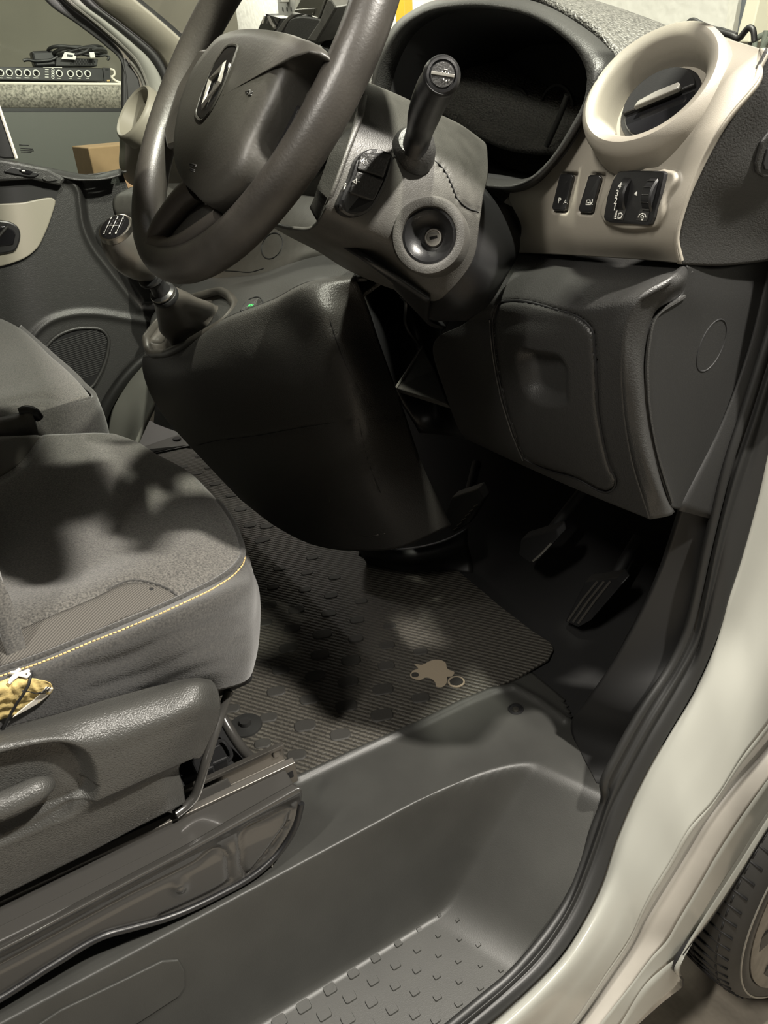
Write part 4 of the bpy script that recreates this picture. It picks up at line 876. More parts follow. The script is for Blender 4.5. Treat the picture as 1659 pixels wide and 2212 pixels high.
# ------------------------------------------------------------------ steering column
WCN = V((-.318, .321, 1.573)); WNN = V((.033, -.818, .575)).normalized(); WX, WY, _ = axes_of(WNN)
def WP(a, b, h): return WCN + WX * a + WY * b + WNN * h
def wpl(h): return (WCN + WNN * h, WNN)
def W(pts, h): return [at(u, v, pl=wpl(h)) for u, v in pts]
sc_ = thing('steering_column', 'grey column shroud with ignition lock and audio control pod behind the wheel', 'steering column', at(900, 450, x=-.2))
r0 = Ax([(792, 176, -.275), (850, 200, -.275), (930, 238, -.275), (1000, 272, -.275), (1046, 306, -.275)])
rb_ = Ax([(682, 486, -.225), (740, 520, -.225), (800, 552, -.225), (870, 598, -.225), (960, 640, -.225)])
sh = patch('shroud', [[p + V((-.12, 0, -.004)) for p in r0], [p + V((-.04, 0, .0)) for p in r0], r0,
    Ax([(786, 196, -.245), (850, 226, -.245), (930, 262, -.245), (1000, 300, -.245), (1054, 345, -.248)]),
    Ax([(770, 262, -.218), (840, 290, -.214), (920, 318, -.212), (990, 345, -.214), (1052, 390, -.222)]),
    Ax([(752, 322, -.204), (830, 350, -.200), (920, 380, -.198), (985, 400, -.200), (1044, 424, -.210)]),
    Ax([(728, 395, -.198), (810, 425, -.194), (910, 450, -.192), (980, 470, -.196), (1036, 480, -.206)]),
    Ax([(702, 452, -.200), (790, 495, -.196), (890, 540, -.194), (960, 560, -.198), (1022, 560, -.210)]),
    rb_, [p + V((-.07, .005, -.012)) for p in rb_], [p + V((-.14, .005, -.012)) for p in rb_]], M['shroud'], sc_, 110, 130, .004)
sma = sp2([(772, 268), (800, 280), (848, 303)], 20); smb = sp2([(930, 308), (960, 322), (985, 342), (1004, 376)], 24)
smc = sp2([(820, 345), (850, 330), (930, 340), (955, 362), (975, 398), (990, 432), (1012, 450), (1034, 458)], 50)
push(sh, lambda u, v: .0011 * (math.exp(-(dline(u, v, sma) / 2.5) ** 2) + math.exp(-(dline(u, v, smb) / 2.5) ** 2)) - .0022 * math.exp(-(dline(u, v, smc) / 2.2) ** 2))
groove('shroud_seam', sh, [(932, 342), (955, 362), (975, 398), (990, 432), (1012, 450), (1034, 458)], M['void'], sc_, .0007, 60, .0003)
groove('shroud_seam', sh, [(842, 345), (853, 338)], M['void'], sc_, .0007, 14, .0003)
ribbon('shroud_face', Ax([(779, 174, -.262), (764, 262, -.214), (738, 345, -.2), (706, 430, -.2), (682, 484, -.225)]), Ax([(797, 180, -.262), (784, 255, -.214), (752, 340, -.2), (718, 430, -.198), (690, 486, -.222)]), M['shroud'], sc_, 30, .02, .002)
lower = patch('column_boot', [Ay([(1040, 400, .60), (1080, 432, .62), (1120, 482, .64)]), Ay([(1030, 470, .53), (1080, 500, .58), (1121, 545, .62)]), Ay([(1005, 560, .50), (1060, 590, .54), (1092, 600, .60)]), Ay([(940, 630, .48), (1010, 655, .52), (1062, 650, .58)]), Ay([(872, 596, .47), (930, 690, .52), (1010, 694, .57)])], M['black'], sc_, 40, 40, .01)
patch('column_underside', [Ay([(690, 488, .36), (800, 556, .38), (930, 640, .46)]), Ay([(740, 530, .46), (830, 590, .48), (930, 692, .53)]), Ay([(800, 560, .60), (880, 600, .62), (965, 706, .62)])], M['black'], sc_, 30, 20, .006)
# ignition lock
kp, kn_ = at(928, 511, x=-.172), V((.72, -.62, .26)).normalized()
lk = lathe('ignition_bezel', kp - kn_ * .002, kn_, [(.0365, -.03), (.0365, .006), (.0345, .0105), (.0300, .0115), (.0268, .0105), (.0258, .0075), (.0262, .0045), (.0225, .002), (.016, -.006), (.0, -.010)], M['shroud'], sc_, 64, capend=False)
bw = lathe('lock_bowl', kp - kn_ * .002, kn_, [(.0256, .0068), (.0235, .0072), (.021, .003), (.015, -.002), (.0085, -.0035), (.0, -.0035)], M['black'], lk, 56, capend=False)
kq = at(936, 513, x=-.172) - kn_ * .002
ky = lathe('key_barrel', kq - kn_ * .006, kn_, [(.0092, -.004), (.0092, .0075), (.0080, .0088), (.0066, .0088), (.0062, .0072), (.0, .0072)], M['steel'], lk, 36)
kx_, kyy, _ = axes_of(kn_)
box('key_slot', kq + kn_ * .0014, (.0076, .0026, .0006), M['void'], ky, 0, ax=(kx_ * .98 + kyy * .17, kyy * .98 - kx_ * .17, kn_))
box('key_guard', kq + kn_ * .0013 + kyy * .004, (.008, .0012, .0006), M['galv'], ky, 0, ax=(kx_, kyy, kn_))
# audio remote pod
pod_ = thing('audio_pod', '', '', (0, 0, 0)); bpy.data.objects.remove(pod_)
pb = plate('audio_pod', sh, sp2([(768, 340), (786, 326), (842, 345), (838, 362), (806, 436), (796, 452), (746, 470), (722, 452), (728, 430), (748, 388)], 40, True), M['black'], sc_, .010, .004, .003)
b1 = plate('volume_up_button', pb, [(775, 338), (788, 330), (838, 348), (826, 386), (770, 368)], M['dash_soft'], pb, .004, .002, .0012)
b2 = plate('volume_down_button', pb, [(769, 371), (825, 390), (806, 430), (800, 434), (752, 418), (758, 395)], M['dash_soft'], pb, .004, .002, .0012)
for b_, u, v, pl_ in ((b1, 782, 348, 1), (b2, 766, 392, 0)):
    strokes('speaker_mark', b_, [[(u - 4, v), (u, v - 1), (u + 4, v - 7), (u + 3, v + 6), (u - 1, v + 3), (u - 4, v)], [(u + 6, v), (u + 11, v + .5)]] + ([[(u + 8.5, v - 3), (u + 8.5, v + 3)]] if pl_ else []), .0004, M['white'], b_)
strokes('mute_mark', pb, [[(748, 396), (743, 404)], [(747, 401), (744, 408)], [(745, 406), (742, 412)]], .0007, M['silver'], pb)
# wiper stalk
stk = thing('wiper_stalk', 'black wiper stalk pointing up from the column in front of the dials', 'stalk', at(895, 305, x=-.2))
sp_ = [at(893, 330, x=-.196), at(902, 300, d=.715), at(917, 245, d=.675), at(937, 195, d=.635), at(955, 163, d=.607)]
tube('stalk_body', sp_, [.0125, .0125, .0143, .0152, .0152, .0140], M['black'], stk, 24, 30)
tdir = (sp_[-1] - sp_[-2]).normalized()
tn = ((CAM - sp_[-1]).normalized() * .75 + tdir * .66).normalized()
tip = lathe('stalk_tip', sp_[-1] - tn * .003, tn, [(.0150, -.010), (.0154, -.003), (.0148, .003), (.0126, .0062), (.0108, .0066), (.0102, .0052), (.0, .0052)], M['black'], stk, 40)
tc_ = sp_[-1] + tn * .0024; tx, ty_, _ = axes_of(tn)
rk1 = lathe('rocker_switch', tc_, tn, [(.0098, -.002), (.0094, .0012), (.0, .0018)], M['dash_soft'], stk, 32, sy=.95)
box('rocker_bar', tc_ + tn * .0018, (.0185, .0024, .0012), M['silver'], rk1, .0004, ax=(tx * .98 - ty_ * .2, ty_ * .98 + tx * .2, tn))
strokes('rocker_mark', rk1, [[(955, 154), (957, 158)], [(962, 154), (962, 159)], [(968, 156), (968, 160)], [(958, 170), (958, 174)], [(964, 173), (963, 177)], [(970, 172), (969, 176)], [(959, 150), (966, 151)]], .0004, M['white'], rk1, .0005)
lathe('stalk_boot', at(893, 322, x=-.203), (sp_[1] - sp_[0]).normalized() * .5 + kn_ * .6, [(.0215, -.012), (.0215, -.002), (.0195, .008), (.0145, .0135), (.0, .0135)], M['dash_soft'], sc_, 44)

# ------------------------------------------------------------------ steering wheel
sw = thing('steering_wheel', 'worn black leather steering wheel with grey airbag cover and diamond emblem', 'steering wheel', WCN)
rimp = [WP(.195 * math.cos(a), .195 * math.sin(a), 0) for a in [2 * math.pi * i / 96 for i in range(96)]]
tube('rim', rimp, .0185, M['leather'], sw, 20, closed=True)
hub_o = [(388, 326), (392, 285), (405, 224), (427, 167), (462, 115), (486, 89), (513, 76), (556, 69), (605, 73), (667, 90), (698, 106), (705, 122), (673, 131), (648, 147), (631, 171), (616, 207), (593, 255), (564, 312), (548, 355), (523, 396), (495, 425), (462, 443), (443, 440), (429, 425), (402, 398), (392, 372)]
ho = cr(W(hub_o, .022), 90, True); hc = sum(ho, V((0, 0, 0))) / 90
rg = [[p - WNN * .034 for p in ho], [p - WNN * .012 for p in ho], ho, [hc + (p - hc) * .985 + WNN * .005 for p in ho], [hc + (p - hc) * .94 + WNN * .010 for p in ho], [hc + (p - hc) * .80 + WNN * .0125 for p in ho], [hc + (p - hc) * .5 + WNN * .0135 for p in ho], [hc + (p - hc) * .22 + WNN * .014 for p in ho], [hc + (p - hc) * .01 + WNN * .014 for p in ho]]
hubm = gridmesh('airbag_cover', [r + [r[0]] for r in rg], M['hub'], sw, 0)
recs = sp2([(425, 252), (430, 222), (445, 180), (470, 130), (500, 98), (513, 99), (508, 122), (492, 165), (470, 215), (448, 250), (434, 262)], 50, True)
groove('emblem_recess_edge', hubm, recs, M['hub'], hubm, .0016, 60, 0, True)
plate('emblem_recess', hubm, [(u * .93 + 468 * .07, v * .93 + 180 * .07) for u, v in recs], M['gloss'], hubm, .0008, .003, 0)
em_o = [(493, 133), (482, 181), (440, 240), (456, 176)]; em_i = [(487, 152), (476, 180), (448, 223), (461, 177)]
eo = [on(hubm, u, v, .002) for u, v in em_o]; ei = [on(hubm, u, v, .002) for u, v in em_i]; emid = [(a + b) / 2 + WNN * .0022 for a, b in zip(eo, ei)]
mesh('emblem', eo + emid + ei, [(i, (i + 1) % 4, 4 + (i + 1) % 4, 4 + i) for i in range(4)] + [(4 + i, 4 + (i + 1) % 4, 8 + (i + 1) % 4, 8 + i) for i in range(4)], M['satin'], hubm, smooth=False)
strokes('airbag_mark', hubm, [[(411, 353), (424, 357)], [(411, 353), (410, 358), (416, 360)], [(418, 355), (417, 362)], [(424, 357), (422, 363)], [(410, 363), (421, 368)], [(412, 369), (420, 371)], [(412, 364), (411, 369)], [(416, 366), (416, 371)]], .0006, M['dash'], hubm, .0002)
strokes('airbag_mark', hubm, [[(531, 199), (541, 195)], [(541, 195), (539, 206), (546, 199)], [(534, 200), (535, 203)], [(537, 206), (544, 205)]], .0006, M['dash'], hubm, .0002)
def spoke(nm, px, h, m, th=.014, bv=.004): return prism(nm, W(px, h), -WNN * th, m, sw, bv, smooth=False)
spoke('left_spoke', [(462, 100), (430, 105), (385, 180), (352, 285), (358, 318), (388, 310), (400, 250), (430, 175), (470, 100)], .006, M['leather'])
bpL = spoke('button_panel', [(405, 172), (432, 180), (424, 222), (408, 240), (388, 236), (386, 222)], .012, M['gloss'], .006, .002)
spoke('control_button', [(404, 196), (415, 200), (407, 226), (395, 226)], .015, M['black'], .006, .001)
strokes('button_mark', bpL, [[(402, 218), (405, 222)], [(399, 201), (393, 216), (394, 224)]], .0007, M['silver'], bpL)
rsp = spoke('right_spoke', [(706, 112), (742, 70), (738, 130), (690, 225), (630, 330), (560, 425), (500, 476), (455, 470), (445, 440), (500, 418), (548, 352), (590, 255), (625, 170), (655, 140)], .006, M['hub'], .014, .005)
bpR = spoke('button_panel', [(640, 222), (648, 232), (634, 262), (606, 318), (578, 340), (566, 335), (580, 300), (606, 262), (622, 232)], .010, M['gloss'], .006, .002)
strokes('button_edge', bpR, [[(618, 238), (612, 252), (604, 264)], [(600, 285), (594, 298), (587, 308)]], .0012, M['silver'], bpR)
spoke('lower_spoke', [(402, 396), (362, 436), (338, 478), (318, 520), (330, 556), (380, 556), (440, 520), (505, 465), (480, 440), (440, 436)], .003, M['leather'], .016, .006)
tube('spoke_trim', [WP(*q) for q in [(0, 0, 0)]] and [at(u, v, pl=wpl(h)) for u, v, h in ((425, 408, .010), (400, 428, .012), (372, 462, .012), (350, 494, .010), (340, 520, .008), (352, 534, .007), (385, 528, .007), (430, 500, .007), (475, 466, .008))], [.013, .0125, .012, .0115, .010, .009, .0085, .008, .007], M['spoke'], sw, 14, 40)
spoke('spoke_inset', [(438, 446), (410, 462), (380, 494), (370, 512), (374, 526), (398, 522), (440, 492), (470, 462)], .0105, M['dash_soft'], .004, .0015)
tube('column_neck', [WP(0, -.02, -.01), WP(0, -.02, -.09)], .05, M['black'], sw, 24)

# ------------------------------------------------------------------ gear lever
gl = thing('gear_lever', 'gear lever with grey ball knob and black leather gaiter on the console', 'gear lever', at(415, 690, y=.42))
ringp = Ay([(315, 738, .335), (322, 757, .335), (348, 764, .345), (382, 754, .355), (437, 724, .385), (490, 690, .42), (507, 667, .445), (502, 649, .46), (487, 634, .475), (468, 630, .48), (428, 640, .455), (385, 658, .43), (346, 692, .385), (326, 716, .355)])
rp = [p + (CAM - p).normalized() * .014 for p in cr(ringp, 72, True)]
tube('gaiter_ring', rp, .0085, M['leather'], gl, 12, closed=True)
B0 = sum(rp, V((0, 0, 0))) / 72; K0 = at(284, 540, d=1.09); ax_ = (K0 - B0).normalized(); LL = (K0 - B0).length
nk = at(357, 640, d=1.175); kd = (K0 - nk).normalized()
gx, gy, gz = axes_of(kd)
def circ(c, r_, ph=0): 
    o = []
    for p in rp:
        q = p - B0; a = math.atan2((q - kd * q.dot(kd)).dot(gy), (q - kd * q.dot(kd)).dot(gx)); o.append(c + (gx * math.cos(a) + gy * math.sin(a)) * r_ * (1 + ph * math.sin(3 * a + 1) + ph * .6 * math.sin(5 * a)))
    return o
dnv = V((0, .008, -.012))
gr_ = [[B0 + (p - B0) * .98 for p in rp], [B0 + (p - B0) * .86 + dnv for p in rp], [a.lerp(b, .55) for a, b in zip([B0 + (p - B0) * .78 + dnv for p in rp], circ(B0.lerp(nk, .15), .045, .24))], circ(B0.lerp(nk, .42), .040, .24), circ(B0.lerp(nk, .72), .031, .12), circ(B0.lerp(nk, .93), .0235, .03), circ(nk, .0185)]
gg = [r + [r[0]] for r in gr_]
cols_ = [cr([r[c] for r in gg], 26) for c in range(73)]
gridmesh('gaiter', [[cols_[c][k] for c in range(73)] for k in range(26)], M['gaiter'], gl, .0015)
pr = [(.0205, -.004), (.0215, .0), (.0205, .004), (.0175, .005), (.0195, .007), (.0195, .010), (.015, .013), (.0125, .022), (.0135, .034), (.019, .038), (.0205, .041), (.0195, .0445), (.0125, .045), (.012, .056), (.0, .056)]
lathe('collar', nk, kd, pr, M['black'], gl, 40)
lathe('collar_band', nk, kd, [(.0196, .0068), (.0202, .0085), (.0196, .0102)], M['steel'], gl, 40, capend=False)
kn0 = nk + kd * .048
Lk = (K0 - nk).length + .032 - .048
prk = [(.012, -.002)] + [(.0355 * math.sin(math.pi * (.08 + .715 * t)) ** .75 * (1.0 - .08 * (t - .5)), Lk * t * 1.12) for t in [i / 18 for i in range(19)]]
kb_ = lathe('knob', kn0, kd, prk, M['knob'], gl, 56)
tr, th_ = prk[-1]
tp0 = kn0 + kd * (th_ + .0003)
lathe('knob_ring', kn0, kd, [(prk[-2][0], prk[-2][1] + .0005), (prk[-1][0] + .001, th_ + .001), (tr - .002, th_ + .002)], M['steel'], kb_, 48, capend=False)
kdisc = lathe('knob_badge', kn0, kd, [(tr - .0005, th_ - .001), (tr - .0015, th_ + .0022), (0, th_ + .004)], M['gloss'], kb_, 40)
def kpt(a, b): return tp0 + kd * .0042 + gx * a + gy * b
vs, fs = [], []
s_ = tr * .42
for ln in ([(-s_, -s_), (-s_, s_)], [(0, -s_), (0, s_)], [(s_, -s_), (s_, s_)], [(-s_, 0), (s_, 0)]):
    q, f = tube_geo([kpt(*p) for p in ln], .00035, 5); b = len(vs); vs += q; fs += [tuple(i + b for i in ff) for ff in f]
mesh('shift_pattern', vs, fs, M['white'], kdisc)
for t_, a, b in (('1', -s_, s_ * 1.35), ('3', 0, s_ * 1.45), ('5', s_, s_ * 1.35), ('2', -s_, -s_ * 1.35), ('4', 0, -s_ * 1.45), ('6', s_, -s_ * 1.35)): text('shift_numeral', t_, kpt(a, b), gx, kd, .006, M['white'], kdisc)

# ------------------------------------------------------------------ passenger door
pd = thing('passenger_door', 'closed passenger door with window, greige insert and speaker grille', 'door', (-1.68, .2, .7))
DX = -1.765
dpn = patch('door_panel', [A([(-60, 336), (40, 352), (99, 363), (149, 373), (189, 379), (235, 374), (275, 372)], x=DX), A([(-60, 385), (40, 395), (99, 405), (149, 412), (189, 420), (250, 430), (300, 440)], x=DX), A([(-60, 480), (40, 490), (99, 500), (149, 505), (200, 512), (270, 520), (330, 540)], x=DX), A([(-60, 620), (40, 630), (99, 635), (170, 640), (230, 640), (290, 640), (345, 650)], x=DX), A([(-60, 760), (30, 765), (90, 770), (150, 772), (210, 775), (260, 775), (306, 776)], x=DX), A([(-60, 980), (10, 980), (60, 980), (110, 980), (150, 980), (180, 980), (205, 980)], x=DX)], M['dash'], pd, 130, 130, .004)
ridge = sp2([(140, 386), (160, 398), (168, 412), (172, 440), (180, 490), (200, 535), (230, 575), (280, 640), (300, 665)], 60)
recp = ridge + [(420, 665), (420, 400), (262, 372), (215, 378), (190, 385)]
spk = sp2([(64, 740), (75, 722), (101, 698), (152, 680), (210, 678), (262, 686), (330, 698)], 60)
def dpf(u, v):
    h = 0
    if inpoly(u, v, recp): h -= .06 * sms(dline(u, v, ridge) / 26)
    h += .007 * math.exp(-(dline(u, v, ridge) / 7) ** 2)
    h += .008 * math.exp(-(dline(u, v, spk) / 7) ** 2)
    return h
push(dpn, dpf)
prism('armrest_recess', A([(-60, 371), (66, 387), (129, 401), (119, 434), (-60, 440)], x=DX + .004), (.002, 0, 0), M['void'], pd, 0)
tray = prism('window_sill', A([(-60, 334), (0, 344), (40, 351), (99, 363), (139, 386), (129, 401), (66, 387), (-60, 369)], x=DX + .012), (.02, 0, 0), M['dash_soft'], pd, .006)
plate('switch_plinth', tray, [(8, 369), (24, 360), (78, 372), (84, 376), (75, 382), (62, 382), (10, 372)], M['black'], pd, .006, .002, .002)
swb = plate('window_switch', tray, [(40, 367), (47, 364), (70, 370), (64, 376), (50, 374)], M['gloss'], pd, .011, .002, .0015)
plate('switch_light', swb, [(46, 367.5), (52, 367), (55, 370), (48, 370)], M['padding'], swb, .0012, .001, 0)
plate('blank_oval', tray, sp2([(90, 384), (98, 380), (115, 383), (125, 388), (112, 391), (97, 390)], 24, True), M['dash_soft'], pd, .004, .001, .001)
ribbon('sill_top', A([(-60, 332), (0, 341), (40, 349), (99, 361), (150, 371), (189, 377), (212, 377), (235, 370), (262, 364)], x=DX + .004), A([(-60, 340), (0, 347), (40, 356), (99, 369), (140, 384), (165, 389), (190, 389), (235, 386), (262, 378)], x=DX + .022), M['dash_soft'], pd, 40, .004, .003)
ins = prism('door_insert', A(sp2([(-60, 442), (40, 438), (119, 434), (112, 462), (96, 505), (80, 535), (58, 554), (28, 567), (-60, 585)], 50), x=DX + .006), (.008, 0, 0), M['beige_far'], pd, .003)
hb_ = prism('handle_bezel', A(sp2([(-60, 474), (0, 475), (22, 479), (38, 490), (43, 503), (40, 525), (32, 540), (16, 545), (-60, 548)], 40), x=DX + .012), (.012, 0, 0), M['black'], pd, .004)
prism('handle_pull', A([(-60, 486), (10, 487), (29, 496), (33, 505), (28, 528), (-60, 536)], x=DX + .016), (.011, 0, 0), M['gloss'], hb_, .003)
tube('handle_edge', A([(-4, 512), (16, 489)], x=DX + .028), .004, M['dash_soft'], hb_, 8)
gr2 = sp2([(91, 762), (104, 744), (118, 730), (152, 713), (190, 708), (222, 714), (234, 730), (233, 757), (226, 785), (214, 812), (200, 834), (150, 850), (100, 830)], 60, True)
sg = prism('speaker_grille', A(gr2, x=DX + .003), (.008, 0, 0), M['black'], pd, .003)
tube('speaker_ring', A(gr2, x=DX + .012), .005, M['dash'], pd, 8, closed=True)
for k in range(22):
    v0 = 726 + 4.6 * k
    seg = [u for u in range(90, 236, 3) if inpoly(u, v0 - (u - 160) * .32, gr2) and dline(u, v0 - (u - 160) * .32, gr2, True) > 4]
    if len(seg) > 2: tube('grille_rib', A([(seg[0], v0 - (seg[0] - 160) * .32), (seg[-1], v0 - (seg[-1] - 160) * .32)], x=DX + .012), .0012, M['rubber'], sg, 5)
gls = prism('door_glass', A([(-60, 336), (40, 350), (150, 374), (270, 378), (272, 160), (245, 98), (130, 6), (95, -40), (-60, -40)], x=DX - .02), (-.004, 0, 0), M['glass'], pd, 0)
strokes('glass_mark', gls, [[(41, 313), (62, 314)], [(44, 320), (70, 322)], [(44, 324), (70, 326)], [(45, 328), (68, 329)], [(70, 321), (72, 327)]], .0012, M['void'], gls)
prism('window_divider', A([(-60, 60), (-22, 180), (0, 236), (36, 343), (10, 343), (-60, 160)], x=DX - .014), (-.02, 0, 0), M['black'], pd, .004)
tube('divider_edge', A([(-20, 182), (0, 237), (36, 342)], x=DX - .01), .004, M['padding'], pd, 6)
prism('mirror_corner', A([(265, 128), (272, 124), (300, 168), (308, 205), (302, 235), (268, 250), (264, 240)], x=DX - .004), (-.02, 0, 0), M['rubber'], pd, .004)
tube('corner_edge', A([(281, 132), (296, 150), (308, 172), (316, 205)], x=DX + .005), .006, M['silver'], pd, 8, 16)

# ------------------------------------------------------------------ driver's seat
ds = thing('driver_seat', 'grey fabric driver seat with ochre stitching, torn side and plastic skirt', 'seat', (-.5, -.05, .62))
seam = [(-150, 1492), (0, 1448), (100, 1413), (200, 1372), (300, 1332), (400, 1287), (470, 1252), (508, 1223), (523, 1198)]
seamz = [1.035, 1.03, 1.03, 1.03, 1.03, 1.028, 1.025, 1.022, 1.02]
top = [
    Az([(523, 1198, 1.02), (512, 1150, 1.022), (490, 1108, 1.022), (450, 1060, 1.022), (400, 1014, 1.025), (345, 985, 1.03), (290, 952, 1.036), (255, 940, 1.04)]),
    Az([(508, 1223, 1.022), (480, 1160, 1.032), (445, 1110, 1.035), (400, 1062, 1.036), (345, 1024, 1.038), (298, 990, 1.042), (255, 952, 1.046), (228, 936, 1.05)]),
    Az([(400, 1287, 1.028), (370, 1215, 1.044), (335, 1150, 1.045), (290, 1095, 1.044), (240, 1045, 1.044), (200, 1000, 1.048), (170, 960, 1.052), (150, 937, 1.055)]),
    Az([(200, 1372, 1.03), (205, 1290, 1.05), (195, 1220, 1.042), (170, 1150, 1.036), (130, 1080, 1.036), (100, 1020, 1.046), (80, 965, 1.054), (70, 940, 1.058)]),
    Az([(0, 1448, 1.03), (20, 1350, 1.054), (20, 1260, 1.044), (10, 1180, 1.034), (-10, 1110, 1.034), (-20, 1040, 1.046), (-30, 975, 1.056), (-30, 944, 1.06)]),
    Az([(-150, 1492, 1.035), (-120, 1390, 1.058), (-120, 1290, 1.05), (-120, 1200, 1.04), (-125, 1120, 1.04), (-130, 1050, 1.05), (-135, 980, 1.058), (-135, 950, 1.06)])]
frontlow = [p + V((0, .012, -.06)) for p in top[0]]
cu = patch('cushion', [frontlow, [p + V((0, .008, -.022)) for p in top[0]]] + top, M['fabric'], ds, 90, 110, .01)
crease1 = sp2([(397, 1303), (372, 1276), (330, 1258), (285, 1253), (200, 1288), (100, 1330), (0, 1372)], 50)
crease2 = sp2([(88, 944), (70, 975), (40, 1010), (0, 1036), (-40, 1060)], 30)
push(cu, lambda u, v: -.0035 * math.exp(-(min(dline(u, v, crease1), dline(u, v, crease2)) / 6) ** 2))
drape('bolster_panel', cu, [[(393, 1299), (370, 1281), (330, 1264), (285, 1259), (200, 1294), (100, 1336), (0, 1378)], [(395, 1301), (370, 1305), (330, 1312), (285, 1328), (200, 1366), (100, 1406), (0, 1440)]], M['stripe'], cu, 40, 12, .0008, .0006)
drape('bolster_panel', cu, [[(84, 947), (66, 972), (38, 1005), (0, 1030)], [(60, 946), (40, 960), (20, 975), (0, 990)], [(30, 946), (20, 948), (10, 948), (0, 950)]], M['stripe'], cu, 20, 12, .0008, .0006)
groove('panel_stitching', cu, [(395, 1302), (372, 1278), (330, 1260), (285, 1254), (230, 1275)], M['fabric_side'], cu, .0013, 40, .0003)
lathe('burn_mark', on(cu, 327, 1273, .0006), hitn(cu, 327, 1273)[1], [(.0028, 0), (.002, .0008), (0, .0008)], M['void'], cu, 10)
# side of the cushion
sA = [at(u, v, z=z) for (u, v), z in zip(seam, seamz)]
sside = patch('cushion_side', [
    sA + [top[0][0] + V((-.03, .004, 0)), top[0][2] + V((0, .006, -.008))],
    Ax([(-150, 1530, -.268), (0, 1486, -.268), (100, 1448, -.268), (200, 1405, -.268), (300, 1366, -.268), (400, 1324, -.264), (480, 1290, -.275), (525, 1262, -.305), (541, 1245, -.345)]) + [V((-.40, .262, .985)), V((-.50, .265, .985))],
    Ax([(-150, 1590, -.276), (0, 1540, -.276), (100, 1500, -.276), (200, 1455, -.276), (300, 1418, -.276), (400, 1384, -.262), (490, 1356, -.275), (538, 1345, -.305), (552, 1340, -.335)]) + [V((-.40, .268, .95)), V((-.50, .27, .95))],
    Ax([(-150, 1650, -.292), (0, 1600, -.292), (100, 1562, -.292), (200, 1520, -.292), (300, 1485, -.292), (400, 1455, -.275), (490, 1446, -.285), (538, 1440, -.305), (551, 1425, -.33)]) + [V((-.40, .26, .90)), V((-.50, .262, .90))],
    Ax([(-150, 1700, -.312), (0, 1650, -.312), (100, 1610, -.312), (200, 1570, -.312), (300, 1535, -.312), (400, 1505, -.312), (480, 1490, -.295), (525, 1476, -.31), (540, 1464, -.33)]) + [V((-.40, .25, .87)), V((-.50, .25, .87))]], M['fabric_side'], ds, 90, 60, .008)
wr_ = [sp2([(150, 1450), (260, 1425), (380, 1372), (470, 1345), (530, 1320)], 40), sp2([(200, 1490), (330, 1450), (440, 1400), (520, 1372)], 40), sp2([(300, 1500), (420, 1450), (520, 1420)], 40)]
push(sside, lambda u, v: sum(-.0014 * math.exp(-(dline(u, v, l) / 11) ** 2) for l in wr_) if u > 120 else 0)
pip = [p + V((.002, 0, .001)) for p in cr(sA + [at(516, 1160, z=1.021), at(502, 1128, z=1.022), at(470, 1082, z=1.022)], 120)]
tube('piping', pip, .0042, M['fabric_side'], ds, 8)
stl = sp2([(-20, 1468), (0, 1462), (100, 1428), (200, 1387), (300, 1347), (400, 1302), (470, 1267), (510, 1238), (527, 1212), (526, 1190)], 66)
vs, fs = [], []
for a, b in zip(stl[:-1], stl[1:]):
    p = [on(sside, a[0] + (b[0] - a[0]) * t, a[1] + (b[1] - a[1]) * t, .0007) for t in (.08, .5, .86)]
    q, f = tube_geo(p, .00115, 5); k = len(vs); vs += q; fs += [tuple(i + k for i in ff) for ff in f]
mesh('stitching', vs, fs, M['thread'], sside)
torn = sp2([(-60, 1478), (0, 1474), (30, 1466), (60, 1464), (95, 1466), (112, 1474), (116, 1484), (104, 1498), (84, 1514), (55, 1532), (20, 1546), (-60, 1580)], 60, True)
tf = drape('torn_foam', sside, [[(-40, 1476), (10, 1471), (45, 1466), (80, 1466), (108, 1474)], [(-40, 1510), (10, 1500), (45, 1492), (80, 1486), (112, 1480)], [(-40, 1540), (10, 1526), (45, 1512), (85, 1502), (114, 1486)], [(-40, 1570), (10, 1550), (45, 1535), (85, 1513), (112, 1490)]], M['foam'], ds, 40, 24, .002, .001)
push(tf, lambda u, v: .0016 * math.sin(u * .13 + v * .09 + 2 * math.sin(v * .07)) * math.sin(v * .17 - u * .06 + 1.5 * math.sin(u * .11)))
drape('torn_edge', sside, [[(62, 1526), (84, 1513), (104, 1496), (113, 1482)], [(42, 1528), (66, 1508), (88, 1492), (104, 1478)], [(25, 1546), (55, 1520), (80, 1500), (98, 1480)]][::2], M['padding'], ds, 24, 8, .0032, .001)
strokes('loose_padding', sside, [[(22, 1476), (36, 1466), (48, 1462), (62, 1457), (66, 1454)], [(26, 1462), (38, 1460), (46, 1454)], [(30, 1468), (44, 1464), (60, 1463), (67, 1458)], [(20, 1478), (30, 1471), (40, 1466)]], .0022, M['padding'], ds, .005)
strokes('black_thread', sside, [[(72, 1454), (60, 1474), (45, 1494), (34, 1508), (22, 1530), (12, 1549), (4, 1566), (-4, 1590)]], .0016, M['void'], ds, .006)
strokes('frayed_thread', sside, [[(45, 1486), (60, 1487), (76, 1491), (90, 1487), (102, 1476)], [(90, 1488), (100, 1484), (107, 1477)], [(80, 1491), (95, 1490), (106, 1482)]], .0006, M['void'], ds, .0045)
